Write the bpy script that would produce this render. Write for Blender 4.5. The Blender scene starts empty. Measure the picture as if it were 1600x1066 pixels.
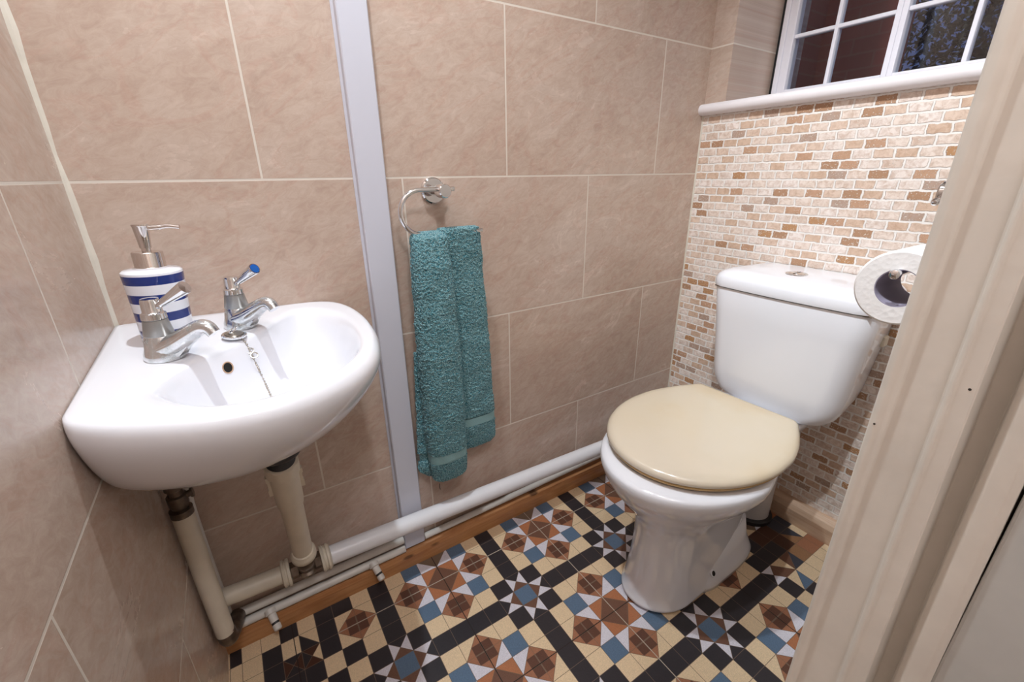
import bpy, bmesh, math, random
from mathutils import Vector, Matrix, noise as mnoise

C = bpy.context.scene.collection
SC = bpy.context.scene
PI = math.pi
random.seed(7)

# ------------------------------------------------------------------ camera, world, lights, exposure
L = 1.444            # right (mosaic) wall
YF = -0.815          # inner face of the door wall
CEIL = 2.20
cam_d = bpy.data.cameras.new('camera')
cam = bpy.data.objects.new('camera', cam_d)
C.objects.link(cam)
cam_d.sensor_width = 36.0
cam_d.lens = 679.33 / 1600 * 36.0
cam_d.clip_start = 0.01
_yaw, _pit, _rol = 0.5646, 0.3635, -0.013
fwd = Vector((math.sin(_yaw) * math.cos(_pit), math.cos(_yaw) * math.cos(_pit), -math.sin(_pit)))
rgt = Vector((math.cos(_yaw), -math.sin(_yaw), 0))
upv = rgt.cross(fwd)
r2 = rgt * math.cos(_rol) + upv * math.sin(_rol)
u2 = -rgt * math.sin(_rol) + upv * math.cos(_rol)
R = Matrix((r2, u2, -fwd)).transposed()
cam.matrix_world = Matrix.Translation((0.1847, -0.9107, 0.9713)) @ R.to_4x4()
SC.camera = cam

SC.view_settings.view_transform = 'Standard'
SC.view_settings.look = 'None'
SC.view_settings.gamma = 1.0
SC.view_settings.use_curve_mapping = False
SC.view_settings.exposure = 0.0

w = bpy.data.worlds.new('dusk')
SC.world = w
w.use_nodes = True
wb = w.node_tree.nodes['Background']
wb.inputs['Color'].default_value = (0.20, 0.30, 0.72, 1)
wb.inputs['Strength'].default_value = 0.26


def lamp(name, kind, loc, energy, col, size=0.03, rot=None, size_y=None, spot=None, blend=0.5):
    d = bpy.data.lights.new(name, kind)
    d.energy = energy
    d.color = col
    if kind == 'AREA':
        d.size = size
        if size_y:
            d.shape = 'RECTANGLE'
            d.size_y = size_y
    else:
        d.shadow_soft_size = size
    if kind == 'SPOT':
        d.spot_size = spot
        d.spot_blend = blend
    o = bpy.data.objects.new(name, d)
    o.location = loc
    if rot:
        o.rotation_euler = rot
    C.objects.link(o)
    return o


LAMPS = [(0.31, -0.31), (0.38, -0.67)]
def aim(a, b_):
    return (Vector(b_) - Vector(a)).to_track_quat('-Z', 'Y').to_euler()


P0 = (LAMPS[0][0], LAMPS[0][1], CEIL - 0.035)
P1 = (LAMPS[1][0], LAMPS[1][1], CEIL - 0.035)
COOL = (0.86, 0.94, 1.0)
lamp('downlight_lamp', 'SPOT', P0, 58, COOL, 0.02, aim(P0, (0.36, -0.40, 0.0)), spot=2.2, blend=1.0)
lamp('downlight_lamp', 'SPOT', P1, 77, COOL, 0.02, aim(P1, (1.44, -0.66, 0.92)), spot=1.15, blend=0.9)
lamp('brick_fill', 'POINT', (2.25, 1.3, 2.6), 75, (1.0, 0.80, 0.76), 0.2)  # added light to brighten the brick outside, no real lamp there
lamp('hall_fill', 'POINT', (0.28, -1.28, 1.95), 21, (0.95, 0.95, 1.0), 0.10)  # unseen fill light added on the hall side of the doorway

# ------------------------------------------------------------------ material helpers


class NT:
    def __init__(s, name):
        s.m = bpy.data.materials.new(name)
        s.m.use_nodes = True
        s.t = s.m.node_tree
        s.t.nodes.clear()
        s.out = s.n('ShaderNodeOutputMaterial')

    def n(s, typ, **kw):
        nd = s.t.nodes.new(typ)
        for k, v in kw.items():
            if k in nd.inputs and not hasattr(nd, k):
                s.set(nd.inputs[k], v)
            else:
                setattr(nd, k, v)
        return nd

    def set(s, sock, v):
        if isinstance(v, bpy.types.NodeSocket):
            s.t.links.new(v, sock)
        elif isinstance(v, bpy.types.Node):
            s.t.links.new(v.outputs[0], sock)
        else:
            if sock.type == 'RGBA' and len(v) == 3:
                v = (*v, 1)
            sock.default_value = v

    def math(s, op, a, b=0.0, c=None):
        nd = s.t.nodes.new('ShaderNodeMath')
        nd.operation = op
        s.set(nd.inputs[0], a)
        s.set(nd.inputs[1], b)
        if c is not None:
            s.set(nd.inputs[2], c)
        return nd.outputs[0]

    def mix(s, f, a, b, mode='MIX'):
        nd = s.t.nodes.new('ShaderNodeMix')
        nd.data_type = 'RGBA'
        nd.blend_type = mode
        s.set(nd.inputs[0], f)
        s.set(nd.inputs[6], a)
        s.set(nd.inputs[7], b)
        return nd.outputs[2]

    def obj(s):
        return s.n('ShaderNodeTexCoord').outputs['Object']

    def noise(s, vec, scale, detail=4, rough=0.5, dist=0.0, col=False):
        nd = s.n('ShaderNodeTexNoise')
        s.set(nd.inputs['Vector'], vec)
        nd.inputs['Scale'].default_value = scale
        nd.inputs['Detail'].default_value = detail
        nd.inputs['Roughness'].default_value = rough
        nd.inputs['Distortion'].default_value = dist
        return nd.outputs['Color' if col else 'Fac']

    def ramp(s, f, stops, interp='LINEAR'):
        nd = s.n('ShaderNodeValToRGB')
        s.set(nd.inputs[0], f)
        cr = nd.color_ramp
        cr.interpolation = interp
        while len(cr.elements) < len(stops):
            cr.elements.new(0.5)
        for e, (p, c) in zip(cr.elements, stops):
            e.position = p
            e.color = (*c, 1) if len(c) == 3 else c
        return nd.outputs[0]

    def vec(s, x, y, z=0.0):
        nd = s.n('ShaderNodeCombineXYZ')
        for i, v in enumerate((x, y, z)):
            s.set(nd.inputs[i], v)
        return nd.outputs[0]

    def sep(s, v):
        nd = s.n('ShaderNodeSeparateXYZ')
        s.set(nd.inputs[0], v)
        return nd.outputs

    def bump(s, h, strength=0.3, dist=0.002):
        nd = s.n('ShaderNodeBump')
        nd.inputs['Strength'].default_value = strength
        nd.inputs['Distance'].default_value = dist
        s.set(nd.inputs['Height'], h)
        return nd.outputs[0]

    def bsdf(s, **kw):
        nd = s.n('ShaderNodeBsdfPrincipled')
        for k, v in kw.items():
            s.set(nd.inputs[k.replace('_', ' ')], v)
        s.t.links.new(nd.outputs[0], s.out.inputs[0])
        return nd


def srgb(r, g, b):
    def f(c):
        c /= 255.0
        return c / 12.92 if c <= 0.04045 else ((c + 0.055) / 1.055) ** 2.4
    return (f(r), f(g), f(b))


def simple(name, col, rough=0.5, metal=0.0, coat=0.0, var=0.0, scale=20, bump=0.0, bscale=60, **kw):
    t = NT(name)
    c = col
    if var:
        f = t.noise(t.obj(), scale, 4)
        c = t.mix(f, tuple(x * (1 - var) for x in col), tuple(min(1, x * (1 + var)) for x in col))
    d = dict(Base_Color=c, Roughness=rough, Metallic=metal)
    if coat:
        d['Coat_Weight'] = coat
        d['Coat_Roughness'] = 0.05
    if bump:
        d['Normal'] = t.bump(t.noise(t.obj(), bscale, 3), bump, 0.001)
    d.update(kw)
    t.bsdf(**d)
    return t.m


def tile_mat(name, axis):
    """large beige stone-look wall tiles, half bond, with cream grout"""
    t = NT(name)
    o = t.sep(t.obj())
    if axis == 'x':
        u = t.math('ADD', o[0], -0.0035 + 5.0)
    elif axis == 'y':
        u = t.math('ADD', t.math('MULTIPLY', o[1], -1.0), 0.257 + 5.0)
    v = t.math('ADD', o[2], 0.66 - 0.3102 + 3.3)
    br = t.n('ShaderNodeTexBrick')
    br.offset = 0.5
    br.offset_frequency = 2
    br.squash = 1.0
    br.inputs['Scale'].default_value = 1.0
    br.inputs['Brick Width'].default_value = 0.5
    br.inputs['Row Height'].default_value = 0.33
    br.inputs['Mortar Size'].default_value = 0.0021
    br.inputs['Mortar Smooth'].default_value = 0.25
    br.inputs['Color1'].default_value = (0, 0, 0, 1)
    br.inputs['Color2'].default_value = (1, 1, 1, 1)
    t.set(br.inputs['Vector'], t.vec(u, v))
    tid = br.outputs['Color']
    mort = br.outputs['Fac']
    # every tile gets its own stretch of stone
    us = t.math('ADD', t.math('MULTIPLY', u, 0.9), t.math('MULTIPLY', v, 0.45))
    vs = t.math('SUBTRACT', t.math('MULTIPLY', v, 1.75), t.math('MULTIPLY', u, 0.8))
    vv = t.vec(t.math('ADD', us, t.math('MULTIPLY', tid, 3.7)), vs, t.math('MULTIPLY', tid, 9.0))
    n1 = t.noise(vv, 4.5, 9, 0.66, 0.9)
    n2 = t.noise(vv, 34, 8, 0.72, 0.8)
    n3 = t.noise(vv, 3.0, 6, 0.6, 2.2)
    base = t.ramp(n1, [(0.30, srgb(186, 164, 150)), (0.50, srgb(200, 180, 166)), (0.70, srgb(214, 199, 188))])
    vein = t.ramp(n3, [(0.46, (0, 0, 0)), (0.50, (1, 1, 1)), (0.54, (0, 0, 0))])
    base = t.mix(t.math('MULTIPLY', vein, 0.38), base, srgb(196, 156, 138))
    fine = t.ramp(n2, [(0.35, srgb(180, 156, 142)), (0.65, srgb(216, 201, 190))])
    base = t.mix(0.42, base, fine)
    tint = t.mix(tid, srgb(244, 240, 236), srgb(255, 255, 255))
    base = t.mix(1.0, base, tint, 'MULTIPLY')
    col = t.mix(mort, base, srgb(218, 208, 196))
    h = t.math('SUBTRACT', t.math('MULTIPLY', n2, 0.018), t.math('MULTIPLY', mort, 0.7))
    rough = t.math('ADD', t.math('MULTIPLY', n1, 0.12), t.math('ADD', t.math('MULTIPLY', mort, 0.4), 0.20))
    t.bsdf(Base_Color=col, Roughness=rough, Normal=t.bump(h, 0.5, 0.0015), Specular_IOR_Level=0.5)
    return t.m


def mosaic_mat():
    """tumbled travertine brick mosaic with pale grout"""
    t = NT('travertine_mosaic')
    co = t.obj()
    o = t.sep(co)
    wob = t.sep(t.noise(co, 75, 3, 0.6, 0, True))
    u = t.math('ADD', t.math('ADD', t.math('MULTIPLY', o[1], -1.0), 2.0), t.math('MULTIPLY', t.math('SUBTRACT', wob[0], 0.5), 0.0075))
    v = t.math('ADD', t.math('ADD', o[2], 1.0), t.math('MULTIPLY', t.math('SUBTRACT', wob[1], 0.5), 0.0062))
    br = t.n('ShaderNodeTexBrick')
    br.offset = 0.5
    br.inputs['Scale'].default_value = 1.0
    br.inputs['Brick Width'].default_value = 0.0412
    br.inputs['Row Height'].default_value = 0.0217
    br.inputs['Mortar Size'].default_value = 0.0026
    br.inputs['Mortar Smooth'].default_value = 0.35
    br.inputs['Color1'].default_value = (0, 0, 0, 1)
    br.inputs['Color2'].default_value = (1, 1, 1, 1)
    t.set(br.inputs['Vector'], t.vec(u, v))
    tid = br.outputs['Color']
    mort = br.outputs['Fac']
    base = t.ramp(tid, [(0.0, srgb(238, 222, 210)), (0.17, srgb(228, 204, 186)), (0.30, srgb(244, 232, 224)), (0.44, srgb(218, 190, 168)),
                        (0.56, srgb(240, 227, 218)), (0.70, srgb(198, 158, 130)), (0.78, srgb(178, 138, 108)), (0.84, srgb(226, 206, 192)),
                        (0.91, srgb(186, 140, 98)), (0.95, srgb(184, 160, 146))], 'CONSTANT')
    vv = t.vec(t.math('ADD', u, t.math('MULTIPLY', tid, 5.0)), v, t.math('MULTIPLY', tid, 4.0))
    n = t.noise(vv, 90, 5, 0.65, 0.6)
    base = t.mix(t.ramp(n, [(0.32, (0.6, 0.6, 0.6)), (0.60, (0, 0, 0))]), base, srgb(178, 140, 112))
    pit = t.ramp(t.noise(vv, 330, 2, 0.5, 0), [(0.60, (0, 0, 0)), (0.68, (1, 1, 1))])
    dark = t.ramp(tid, [(0.70, (0, 0, 0)), (0.74, (1, 1, 1))])
    pitm = t.math('MULTIPLY', pit, t.math('ADD', t.math('MULTIPLY', dark, 0.75), 0.08))
    base = t.mix(pitm, base, srgb(240, 230, 218))
    col = t.mix(mort, base, srgb(244, 238, 232))
    h = t.math('SUBTRACT', t.math('MULTIPLY', n, 0.22), t.math('ADD', mort, t.math('MULTIPLY', pitm, 0.4)))
    t.bsdf(Base_Color=col, Roughness=0.62, Normal=t.bump(h, 0.8, 0.0022))
    return t.m


def pine_mat(name, ca, cb, axis=0, knots=0.75):
    t = NT(name)
    o = t.sep(t.obj())
    sc = [1.2, 1.2, 1.2]
    v = t.vec(t.math('MULTIPLY', o[axis], 0.7), t.math('MULTIPLY', o[1 - axis], 9.0), t.math('MULTIPLY', o[2], 9.0))
    n = t.noise(v, 7, 5, 0.6, 1.2)
    g = t.noise(v, 45, 3, 0.6, 0.2)
    col = t.mix(t.ramp(n, [(0.35, (0, 0, 0)), (0.65, (1, 1, 1))]), ca, cb)
    col = t.mix(t.math('MULTIPLY', g, 0.35), col, tuple(c * 0.45 for c in ca))
    # knots
    kv = t.vec(t.math('MULTIPLY', o[axis], 7.0), t.math('MULTIPLY', o[2], 22.0))
    vo = t.n('ShaderNodeTexVoronoi')
    t.set(vo.inputs['Vector'], kv)
    vo.inputs['Scale'].default_value = 1.0
    k = t.ramp(vo.outputs['Distance'], [(0.07, (1, 1, 1)), (0.13, (0, 0, 0))])
    col = t.mix(t.math('MULTIPLY', k, knots), col, srgb(58, 30, 16))
    t.bsdf(Base_Color=col, Roughness=0.38, Normal=t.bump(g, 0.15, 0.0006), Coat_Weight=0.2)
    return t.m


def paint_mat(name, col, rough=0.45, bump=0.25):
    t = NT(name)
    co = t.obj()
    n = t.noise(co, 9, 5, 0.6)
    d = t.noise(co, 55, 3, 0.55)
    c = t.mix(t.ramp(n, [(0.35, (0, 0, 0)), (0.7, (1, 1, 1))]), tuple(x * 0.86 for x in col), col)
    t.bsdf(Base_Color=c, Roughness=rough, Normal=t.bump(d, bump, 0.0015))
    return t.m


M = {}
M['tile_x'] = tile_mat('beige_tile_long_wall', 'x')
M['tile_y'] = tile_mat('beige_tile_side_wall', 'y')
M['mosaic'] = mosaic_mat()
M['grout'] = simple('cream_grout', srgb(214, 206, 192), 0.7, var=0.1, scale=60, bump=0.3, bscale=150)
M['plaster'] = simple('ceiling_plaster', srgb(238, 236, 232), 0.8, var=0.03)
M['ceramic'] = simple('white_ceramic', srgb(236, 237, 243), 0.12, coat=0.35, var=0.015, scale=4)
M['seat'] = None
M['upvc'] = simple('white_plastic', srgb(232, 233, 240), 0.28)
M['trunk'] = simple('white_trunking_plastic', srgb(204, 206, 218), 0.35)
M['pipe'] = simple('white_pipe_plastic', srgb(226, 226, 230), 0.3, var=0.04, scale=12)
M['oldpipe'] = simple('old_off_white_plastic', srgb(214, 204, 186), 0.4, var=0.12, scale=25, bump=0.1)
M['paintpipe'] = simple('white_painted_copper', srgb(220, 216, 210), 0.32, var=0.1, scale=40, bump=0.25, bscale=90)
M['chrome'] = simple('chrome', (0.78, 0.79, 0.81), 0.06, 1.0, var=0.02)
t = NT('limescaled_chrome')
n_ = t.noise(t.obj(), 70, 5, 0.65)
lime = t.ramp(n_, [(0.42, (0, 0, 0)), (0.80, (1, 1, 1))])
t.bsdf(Base_Color=t.mix(t.math('MULTIPLY', lime, 0.5), (0.76, 0.77, 0.79), srgb(150, 170, 168)),
       Roughness=t.math('ADD', t.math('MULTIPLY', lime, 0.35), 0.07), Metallic=t.math('SUBTRACT', 1.0, t.math('MULTIPLY', lime, 0.35)))
M['tapchrome'] = t.m
M['satin'] = simple('satin_metal_sleeve', (0.42, 0.43, 0.43), 0.35, 0.8, var=0.25, scale=60)
M['darkmetal'] = simple('tarnished_metal', (0.16, 0.125, 0.10), 0.35, 0.85, var=0.6, scale=90)
M['nickel'] = simple('dull_nickel', (0.45, 0.41, 0.36), 0.28, 0.95, var=0.4, scale=120)
M['blackrub'] = simple('black_plastic_thread', srgb(34, 32, 34), 0.45)
M['pine'] = pine_mat('varnished_pine', srgb(176, 118, 72), srgb(202, 148, 98))
M['palewood'] = pine_mat('pale_wood', srgb(196, 160, 132), srgb(212, 182, 156), 1, 0.0)
M['jamb'] = paint_mat('cream_gloss_paint', srgb(236, 230, 220), 0.38)
M['door'] = paint_mat('grey_white_door_paint', srgb(206, 206, 202), 0.5, 0.15)
M['sill'] = simple('white_gloss_sill', srgb(236, 230, 232), 0.3, var=0.04, scale=30, bump=0.1)
M['framep'] = simple('white_window_paint', srgb(238, 236, 244), 0.35, var=0.03)
M['dark'] = simple('dark_void', (0.01, 0.009, 0.008), 0.9)
M['rubber'] = simple('black_rubber_seal', srgb(26, 26, 30), 0.5)
M['bluemark'] = simple('blue_enamel', srgb(30, 90, 170), 0.25)
M['pump'] = simple('polished_pump_metal', (0.72, 0.68, 0.66), 0.08, 1.0)
M['beige_plug'] = simple('beige_plastic_rim', srgb(196, 160, 130), 0.45)
M['scuff'] = simple('dark_chip', srgb(50, 42, 34), 0.7)

# yellowed toilet seat
t = NT('yellowed_seat_plastic')
co = t.obj()
n_ = t.noise(co, 5, 4, 0.5)
o_ = t.sep(co)
g = t.math('ADD', t.math('MULTIPLY', n_, 0.7), t.math('MULTIPLY', t.math('SUBTRACT', o_[0], 0.95), 0.9))
t.bsdf(Base_Color=t.ramp(g, [(0.12, srgb(220, 208, 190)), (0.42, srgb(218, 204, 180)), (0.66, srgb(212, 188, 150))]),
       Roughness=0.16, Coat_Weight=0.4)
M['seat'] = t.m
M['seatedge'] = simple('browned_seat_plastic', srgb(196, 160, 104), 0.25, var=0.2, scale=14)

# floor colours
FC = {}
for k_, c_ in dict(cream=(226, 200, 164), black=(48, 44, 48), blue=(90, 112, 136), white=(216, 212, 220), orange=(174, 112, 76),
                   brown=(112, 78, 62), tan=(160, 108, 80), small=(96, 62, 48), grout=(120, 100, 84), slate=(60, 62, 72), drab=(150, 110, 78),
                   darkbrown=(74, 44, 32), seam=(40, 30, 26), pale=(188, 176, 160)).items():
    t = NT('vinyl_' + k_)
    sp = t.noise(t.obj(), 900, 2, 0.6)
    cc = srgb(*c_)
    col_ = t.mix(t.ramp(sp, [(0.35, (0, 0, 0)), (0.65, (1, 1, 1))]), tuple(x * 0.82 for x in cc), tuple(min(1, x * 1.14) for x in cc))
    t.bsdf(Base_Color=col_, Roughness=0.36, Normal=t.bump(sp, 0.1, 0.0003))
    FC[k_] = t.m

# towel
t = NT('teal_terry')
co = t.obj()
n1 = t.noise(co, 520, 3, 0.6)
n2 = t.noise(co, 14, 4, 0.5)
vo = t.n('ShaderNodeTexVoronoi')
t.set(vo.inputs['Vector'], co)
vo.inputs['Scale'].default_value = 430
c1 = t.mix(t.ramp(vo.outputs['Distance'], [(0.1, (1, 1, 1)), (0.75, (0, 0, 0))]), srgb(44, 130, 148), srgb(186, 236, 240))
c1 = t.mix(t.math('MULTIPLY', n2, 0.35), c1, srgb(40, 120, 134))
t.bsdf(Base_Color=c1, Roughness=0.95, Sheen_Weight=0.25, Normal=t.bump(t.math('SUBTRACT', n1, vo.outputs['Distance']), 1.0, 0.004))
M['towel'] = t.m
t = NT('teal_woven_band')
co = t.obj()
wv = t.n('ShaderNodeTexWave')
t.set(wv.inputs['Vector'], co)
wv.bands_direction = 'Z'
wv.inputs['Scale'].default_value = 130
t.bsdf(Base_Color=t.mix(wv.outputs['Fac'], srgb(122, 164, 168), srgb(146, 184, 188)), Roughness=0.6, Normal=t.bump(wv.outputs['Fac'], 0.4, 0.0008))
M['band'] = t.m

# striped soap bottle (stripes are glaze, in object space)
t = NT('striped_ceramic')
o_ = t.sep(t.obj())
st = t.ramp(o_[2], [(0.0, (1, 1, 1)), (0.0050, (1, 1, 1)), (0.0052, (0, 0, 0))], 'CONSTANT')
zz = t.math('MULTIPLY', t.math('ADD', o_[2], 0.004), 1 / 0.0262)
fr = t.math('FRACT', zz)
lt = t.math('GREATER_THAN', fr, 0.52)
top = t.math('LESS_THAN', o_[2], 0.1005)
t.bsdf(Base_Color=t.mix(t.math('MULTIPLY', lt, top), srgb(236, 238, 246), srgb(16, 46, 122)), Roughness=0.08, Coat_Weight=0.5)
M['stripe'] = t.m

# paper
t = NT('toilet_paper')
co = t.obj()
vo = t.n('ShaderNodeTexVoronoi')
t.set(vo.inputs['Vector'], co)
vo.inputs['Scale'].default_value = 160
t.bsdf(Base_Color=srgb(236, 232, 230), Roughness=0.9, Normal=t.bump(vo.outputs['Distance'], 0.35, 0.0012))
M['paper'] = t.m
M['card'] = simple('grey_card_tube', srgb(150, 142, 160), 0.8, var=0.08)
M['hose'] = simple('braided_hose', (0.40, 0.37, 0.34), 0.35, 0.7, var=0.35, scale=260, bump=0.6, bscale=320)

# glass: thin pane
t = NT('window_glass')
fr = t.n('ShaderNodeFresnel')
fr.inputs['IOR'].default_value = 1.5
tr = t.n('ShaderNodeBsdfTransparent')
tr.inputs[0].default_value = (0.93, 0.95, 0.96, 1)
gl = t.n('ShaderNodeBsdfGlossy')
gl.inputs['Roughness'].default_value = 0.01
mx = t.n('ShaderNodeMixShader')
t.set(mx.inputs[0], fr)
t.t.links.new(tr.outputs[0], mx.inputs[1])
t.t.links.new(gl.outputs[0], mx.inputs[2])
t.t.links.new(mx.outputs[0], t.out.inputs[0])
M['glass'] = t.m
# outside
t = NT('red_brick_outside')
co = t.obj()
o_ = t.sep(co)
br = t.n('ShaderNodeTexBrick')
t.set(br.inputs['Vector'], t.vec(o_[1], o_[2]))
br.inputs['Scale'].default_value = 1.0
br.inputs['Brick Width'].default_value = 0.225
br.inputs['Row Height'].default_value = 0.075
br.inputs['Mortar Size'].default_value = 0.005
br.inputs['Color1'].default_value = (*srgb(196, 96, 84), 1)
br.inputs['Color2'].default_value = (*srgb(184, 88, 78), 1)
br.inputs['Mortar'].default_value = (*srgb(190, 104, 92), 1)
t.bsdf(Base_Color=br.outputs['Color'], Roughness=0.9)
M['brick'] = t.m
M['leafm'] = simple('dark_leaf', srgb(20, 26, 30), 0.7)
M['bark'] = simple('dark_bark', srgb(40, 32, 30), 0.9)
M['hall'] = simple('hall_paint', srgb(216, 206, 196), 0.7)

# ------------------------------------------------------------------ mesh helpers


def link(name, me, mats, parent=None, smooth=True, angle=40):
    if not isinstance(mats, (list, tuple)):
        mats = [mats]
    for m in mats:
        me.materials.append(m)
    if smooth:
        me.shade_smooth()
        if angle:
            me.set_sharp_from_angle(angle=math.radians(angle))
    o = bpy.data.objects.new(name, me)
    C.objects.link(o)
    if parent:
        o.parent = parent
    return o


class MB:
    def __init__(s):
        s.v = []
        s.f = []
        s.mi = []

    def add(s, vs, fs, mi=0):
        b = len(s.v)
        s.v += [tuple(v) for v in vs]
        for f in fs:
            s.f.append(tuple(b + i for i in f))
            s.mi.append(mi)
        return s

    def box(s, a, b, mi=0):
        x0, y0, z0 = [min(p, q) for p, q in zip(a, b)]
        x1, y1, z1 = [max(p, q) for p, q in zip(a, b)]
        vs = [(x0, y0, z0), (x1, y0, z0), (x1, y1, z0), (x0, y1, z0), (x0, y0, z1), (x1, y0, z1), (x1, y1, z1), (x0, y1, z1)]
        fs = [(0, 3, 2, 1), (4, 5, 6, 7), (0, 1, 5, 4), (1, 2, 6, 5), (2, 3, 7, 6), (3, 0, 4, 7)]
        return s.add(vs, fs, mi)

    def loft(s, rings, cap0=True, cap1=True, mi=0, closed=True):
        n = len(rings[0])
        vs = [p for r in rings for p in r]
        fs = []
        m = n if closed else n - 1
        for k in range(len(rings) - 1):
            for i in range(m):
                j = (i + 1) % n
                fs.append((k * n + i, k * n + j, (k + 1) * n + j, (k + 1) * n + i))
        if cap0:
            fs.append(tuple(reversed(range(n))))
        if cap1:
            fs.append(tuple((len(rings) - 1) * n + i for i in range(n)))
        return s.add(vs, fs, mi)

    def tube(s, pts, r, seg=16, mi=0, caps=True):
        pts = [Vector(p) for p in pts]
        rs = r if isinstance(r, (list, tuple)) else [r] * len(pts)
        rings = []
        pn = None
        for k, p in enumerate(pts):
            if k == 0:
                d = pts[1] - p
            elif k == len(pts) - 1:
                d = p - pts[k - 1]
            else:
                d = (pts[k + 1] - p).normalized() + (p - pts[k - 1]).normalized()
            d.normalize()
            if pn is None:
                a = Vector((0, 0, 1)) if abs(d.z) < 0.9 else Vector((1, 0, 0))
                pn = d.cross(a).normalized()
            else:
                pn = (pn - d * pn.dot(d)).normalized()
            b = d.cross(pn)
            rings.append([p + (pn * math.cos(2 * PI * i / seg) + b * math.sin(2 * PI * i / seg)) * rs[k] for i in range(seg)])
        return s.loft(rings, caps, caps, mi)

    def lathe(s, org, axis, prof, seg=32, mi=0, cap0=True, cap1=True, flute=None):
        """prof: list of (distance along axis, radius)"""
        org = Vector(org)
        d = Vector(axis).normalized()
        a = Vector((0, 0, 1)) if abs(d.z) < 0.9 else Vector((1, 0, 0))
        n = d.cross(a).normalized()
        b = d.cross(n)
        rings = []
        for h, r in prof:
            ring = []
            for i in range(seg):
                rr = r
                if flute and (i % flute[0]) < flute[1]:
                    rr = r * flute[2]
                ring.append(org + d * h + (n * math.cos(2 * PI * i / seg) + b * math.sin(2 * PI * i / seg)) * max(rr, 1e-5))
            rings.append(ring)
        return s.loft(rings, cap0, cap1, mi)

    def build(s, name, mats, parent=None, smooth=True, angle=40, fix=True, org=None):
        me = bpy.data.meshes.new(name)
        me.from_pydata(s.v, [], s.f)
        me.polygons.foreach_set('material_index', s.mi)
        me.update()
        if fix:
            bm = bmesh.new()
            bm.from_mesh(me)
            bmesh.ops.recalc_face_normals(bm, faces=bm.faces)
            bm.to_mesh(me)
            bm.free()
        o = link(name, me, mats, parent, smooth, angle)
        return o


def bez(pts, n=8):
    """catmull-rom through points"""
    P = [Vector(p) for p in pts]
    P = [P[0] * 2 - P[1]] + P + [P[-1] * 2 - P[-2]]
    out = []
    for k in range(1, len(P) - 2):
        for i in range(n):
            t_ = i / n
            a, b, c, d = P[k - 1], P[k], P[k + 1], P[k + 2]
            out.append(0.5 * ((2 * b) + (c - a) * t_ + (2 * a - 5 * b + 4 * c - d) * t_ ** 2 + (3 * b - a - 3 * c + d) * t_ ** 3))
    out.append(P[-2])
    return out


def closed_cr(pts, n=8):
    P = [Vector((p[0], p[1], 0)) for p in pts]
    m = len(P)
    out = []
    for k in range(m):
        a, b, c, d = P[k - 1], P[k], P[(k + 1) % m], P[(k + 2) % m]
        for i in range(n):
            t_ = i / n
            q = 0.5 * ((2 * b) + (c - a) * t_ + (2 * a - 5 * b + 4 * c - d) * t_ ** 2 + (3 * b - a - 3 * c + d) * t_ ** 3)
            out.append((q.x, q.y))
    return out


def thing(name, label, cat, loc=(0, 0, 0), group=None):
    o = bpy.data.objects.new(name, None)
    C.objects.link(o)
    o.empty_display_size = 0.02
    o['label'] = label
    o['category'] = cat
    if group:
        o['group'] = group
    o.location = loc
    return o


def tag(o, label, cat, group=None):
    o['label'] = label
    o['category'] = cat
    if group:
        o['group'] = group
    return o


def struct(o, label=None, cat=None):
    o['kind'] = 'structure'
    if label:
        o['label'] = label
        o['category'] = cat
    return o


def place(parent, origin):
    """set the origin of a thing's Empty after its parts were made in world coordinates"""
    parent.location = origin
    for c in parent.children:
        c.location = Vector(c.location) - Vector(origin)


def bevel(o, wdt=0.002, seg=2, ang=35):
    md = o.modifiers.new('bevel', 'BEVEL')
    md.width = wdt
    md.segments = seg
    md.limit_method = 'ANGLE'
    md.angle_limit = math.radians(ang)
    return o


# ------------------------------------------------------------------ the room
YB = -2.3
b = MB()
b.box((-0.0, 0.0, -0.02), (L, 0.06, CEIL))
struct(b.build('wall_back', M['tile_x'], smooth=False), 'long wall of big beige stone-look tiles in half bond', 'wall')
b = MB()
b.box((-0.08, YB, -0.02), (0.0, 0.06, CEIL))
struct(b.build('wall_left', M['tile_y'], smooth=False), 'narrow beige tiled wall on the left beside the basin', 'wall')
# right wall with window opening
WZ = 1.165
WY0, WY1 = -0.066, -0.775
XW = 1.78
b = MB()
b.box((L, WY1 - 0.3, -0.02), (XW, 0.06, 1.130), 0)      # below the window: mosaic
b.box((L, WY0, 1.130), (XW + 0.02, 0.06, CEIL), 1)      # left cheek, beige tile
b.box((L, WY1 - 0.3, 1.130), (XW + 0.02, WY1, CEIL), 1)
b.box((L, WY1, 1.98), (XW, WY0, CEIL), 1)
b.box((1.56, WY1, 1.1), (XW, WY0, WZ - 0.012), 1)
struct(b.build('wall_right', [M['mosaic'], M['tile_y']], smooth=False), 'end wall of small travertine brick mosaic under the window', 'wall')
b = MB()
JX = 0.56
b.box((0.62, YF - 0.10, -0.02), (XW, YF, CEIL))
b.box((0.0, YF - 0.10, 2.05), (0.62, YF, CEIL))
struct(b.build('wall_front', M['hall'], smooth=False), 'painted wall with the doorway opposite the long tiled wall', 'wall')
b = MB()
b.box((-0.08, YB, CEIL), (XW + 0.02, 0.06, CEIL + 0.05))
struct(b.build('ceiling', M['plaster'], smooth=False), 'plain white plaster ceiling', 'ceiling')
b = MB()
b.box((0.62, YB, -0.02), (0.67, YF - 0.1, CEIL))
struct(b.build('wall_hall_right', M['hall'], smooth=False), 'plain painted hall wall beyond the doorway', 'wall')
b = MB()
b.box((-0.08, YB - 0.05, -0.02), (XW + 0.05, YB, CEIL))
struct(b.build('wall_hall_back', M['hall'], smooth=False), 'plain painted far wall of the hall', 'wall')

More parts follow.
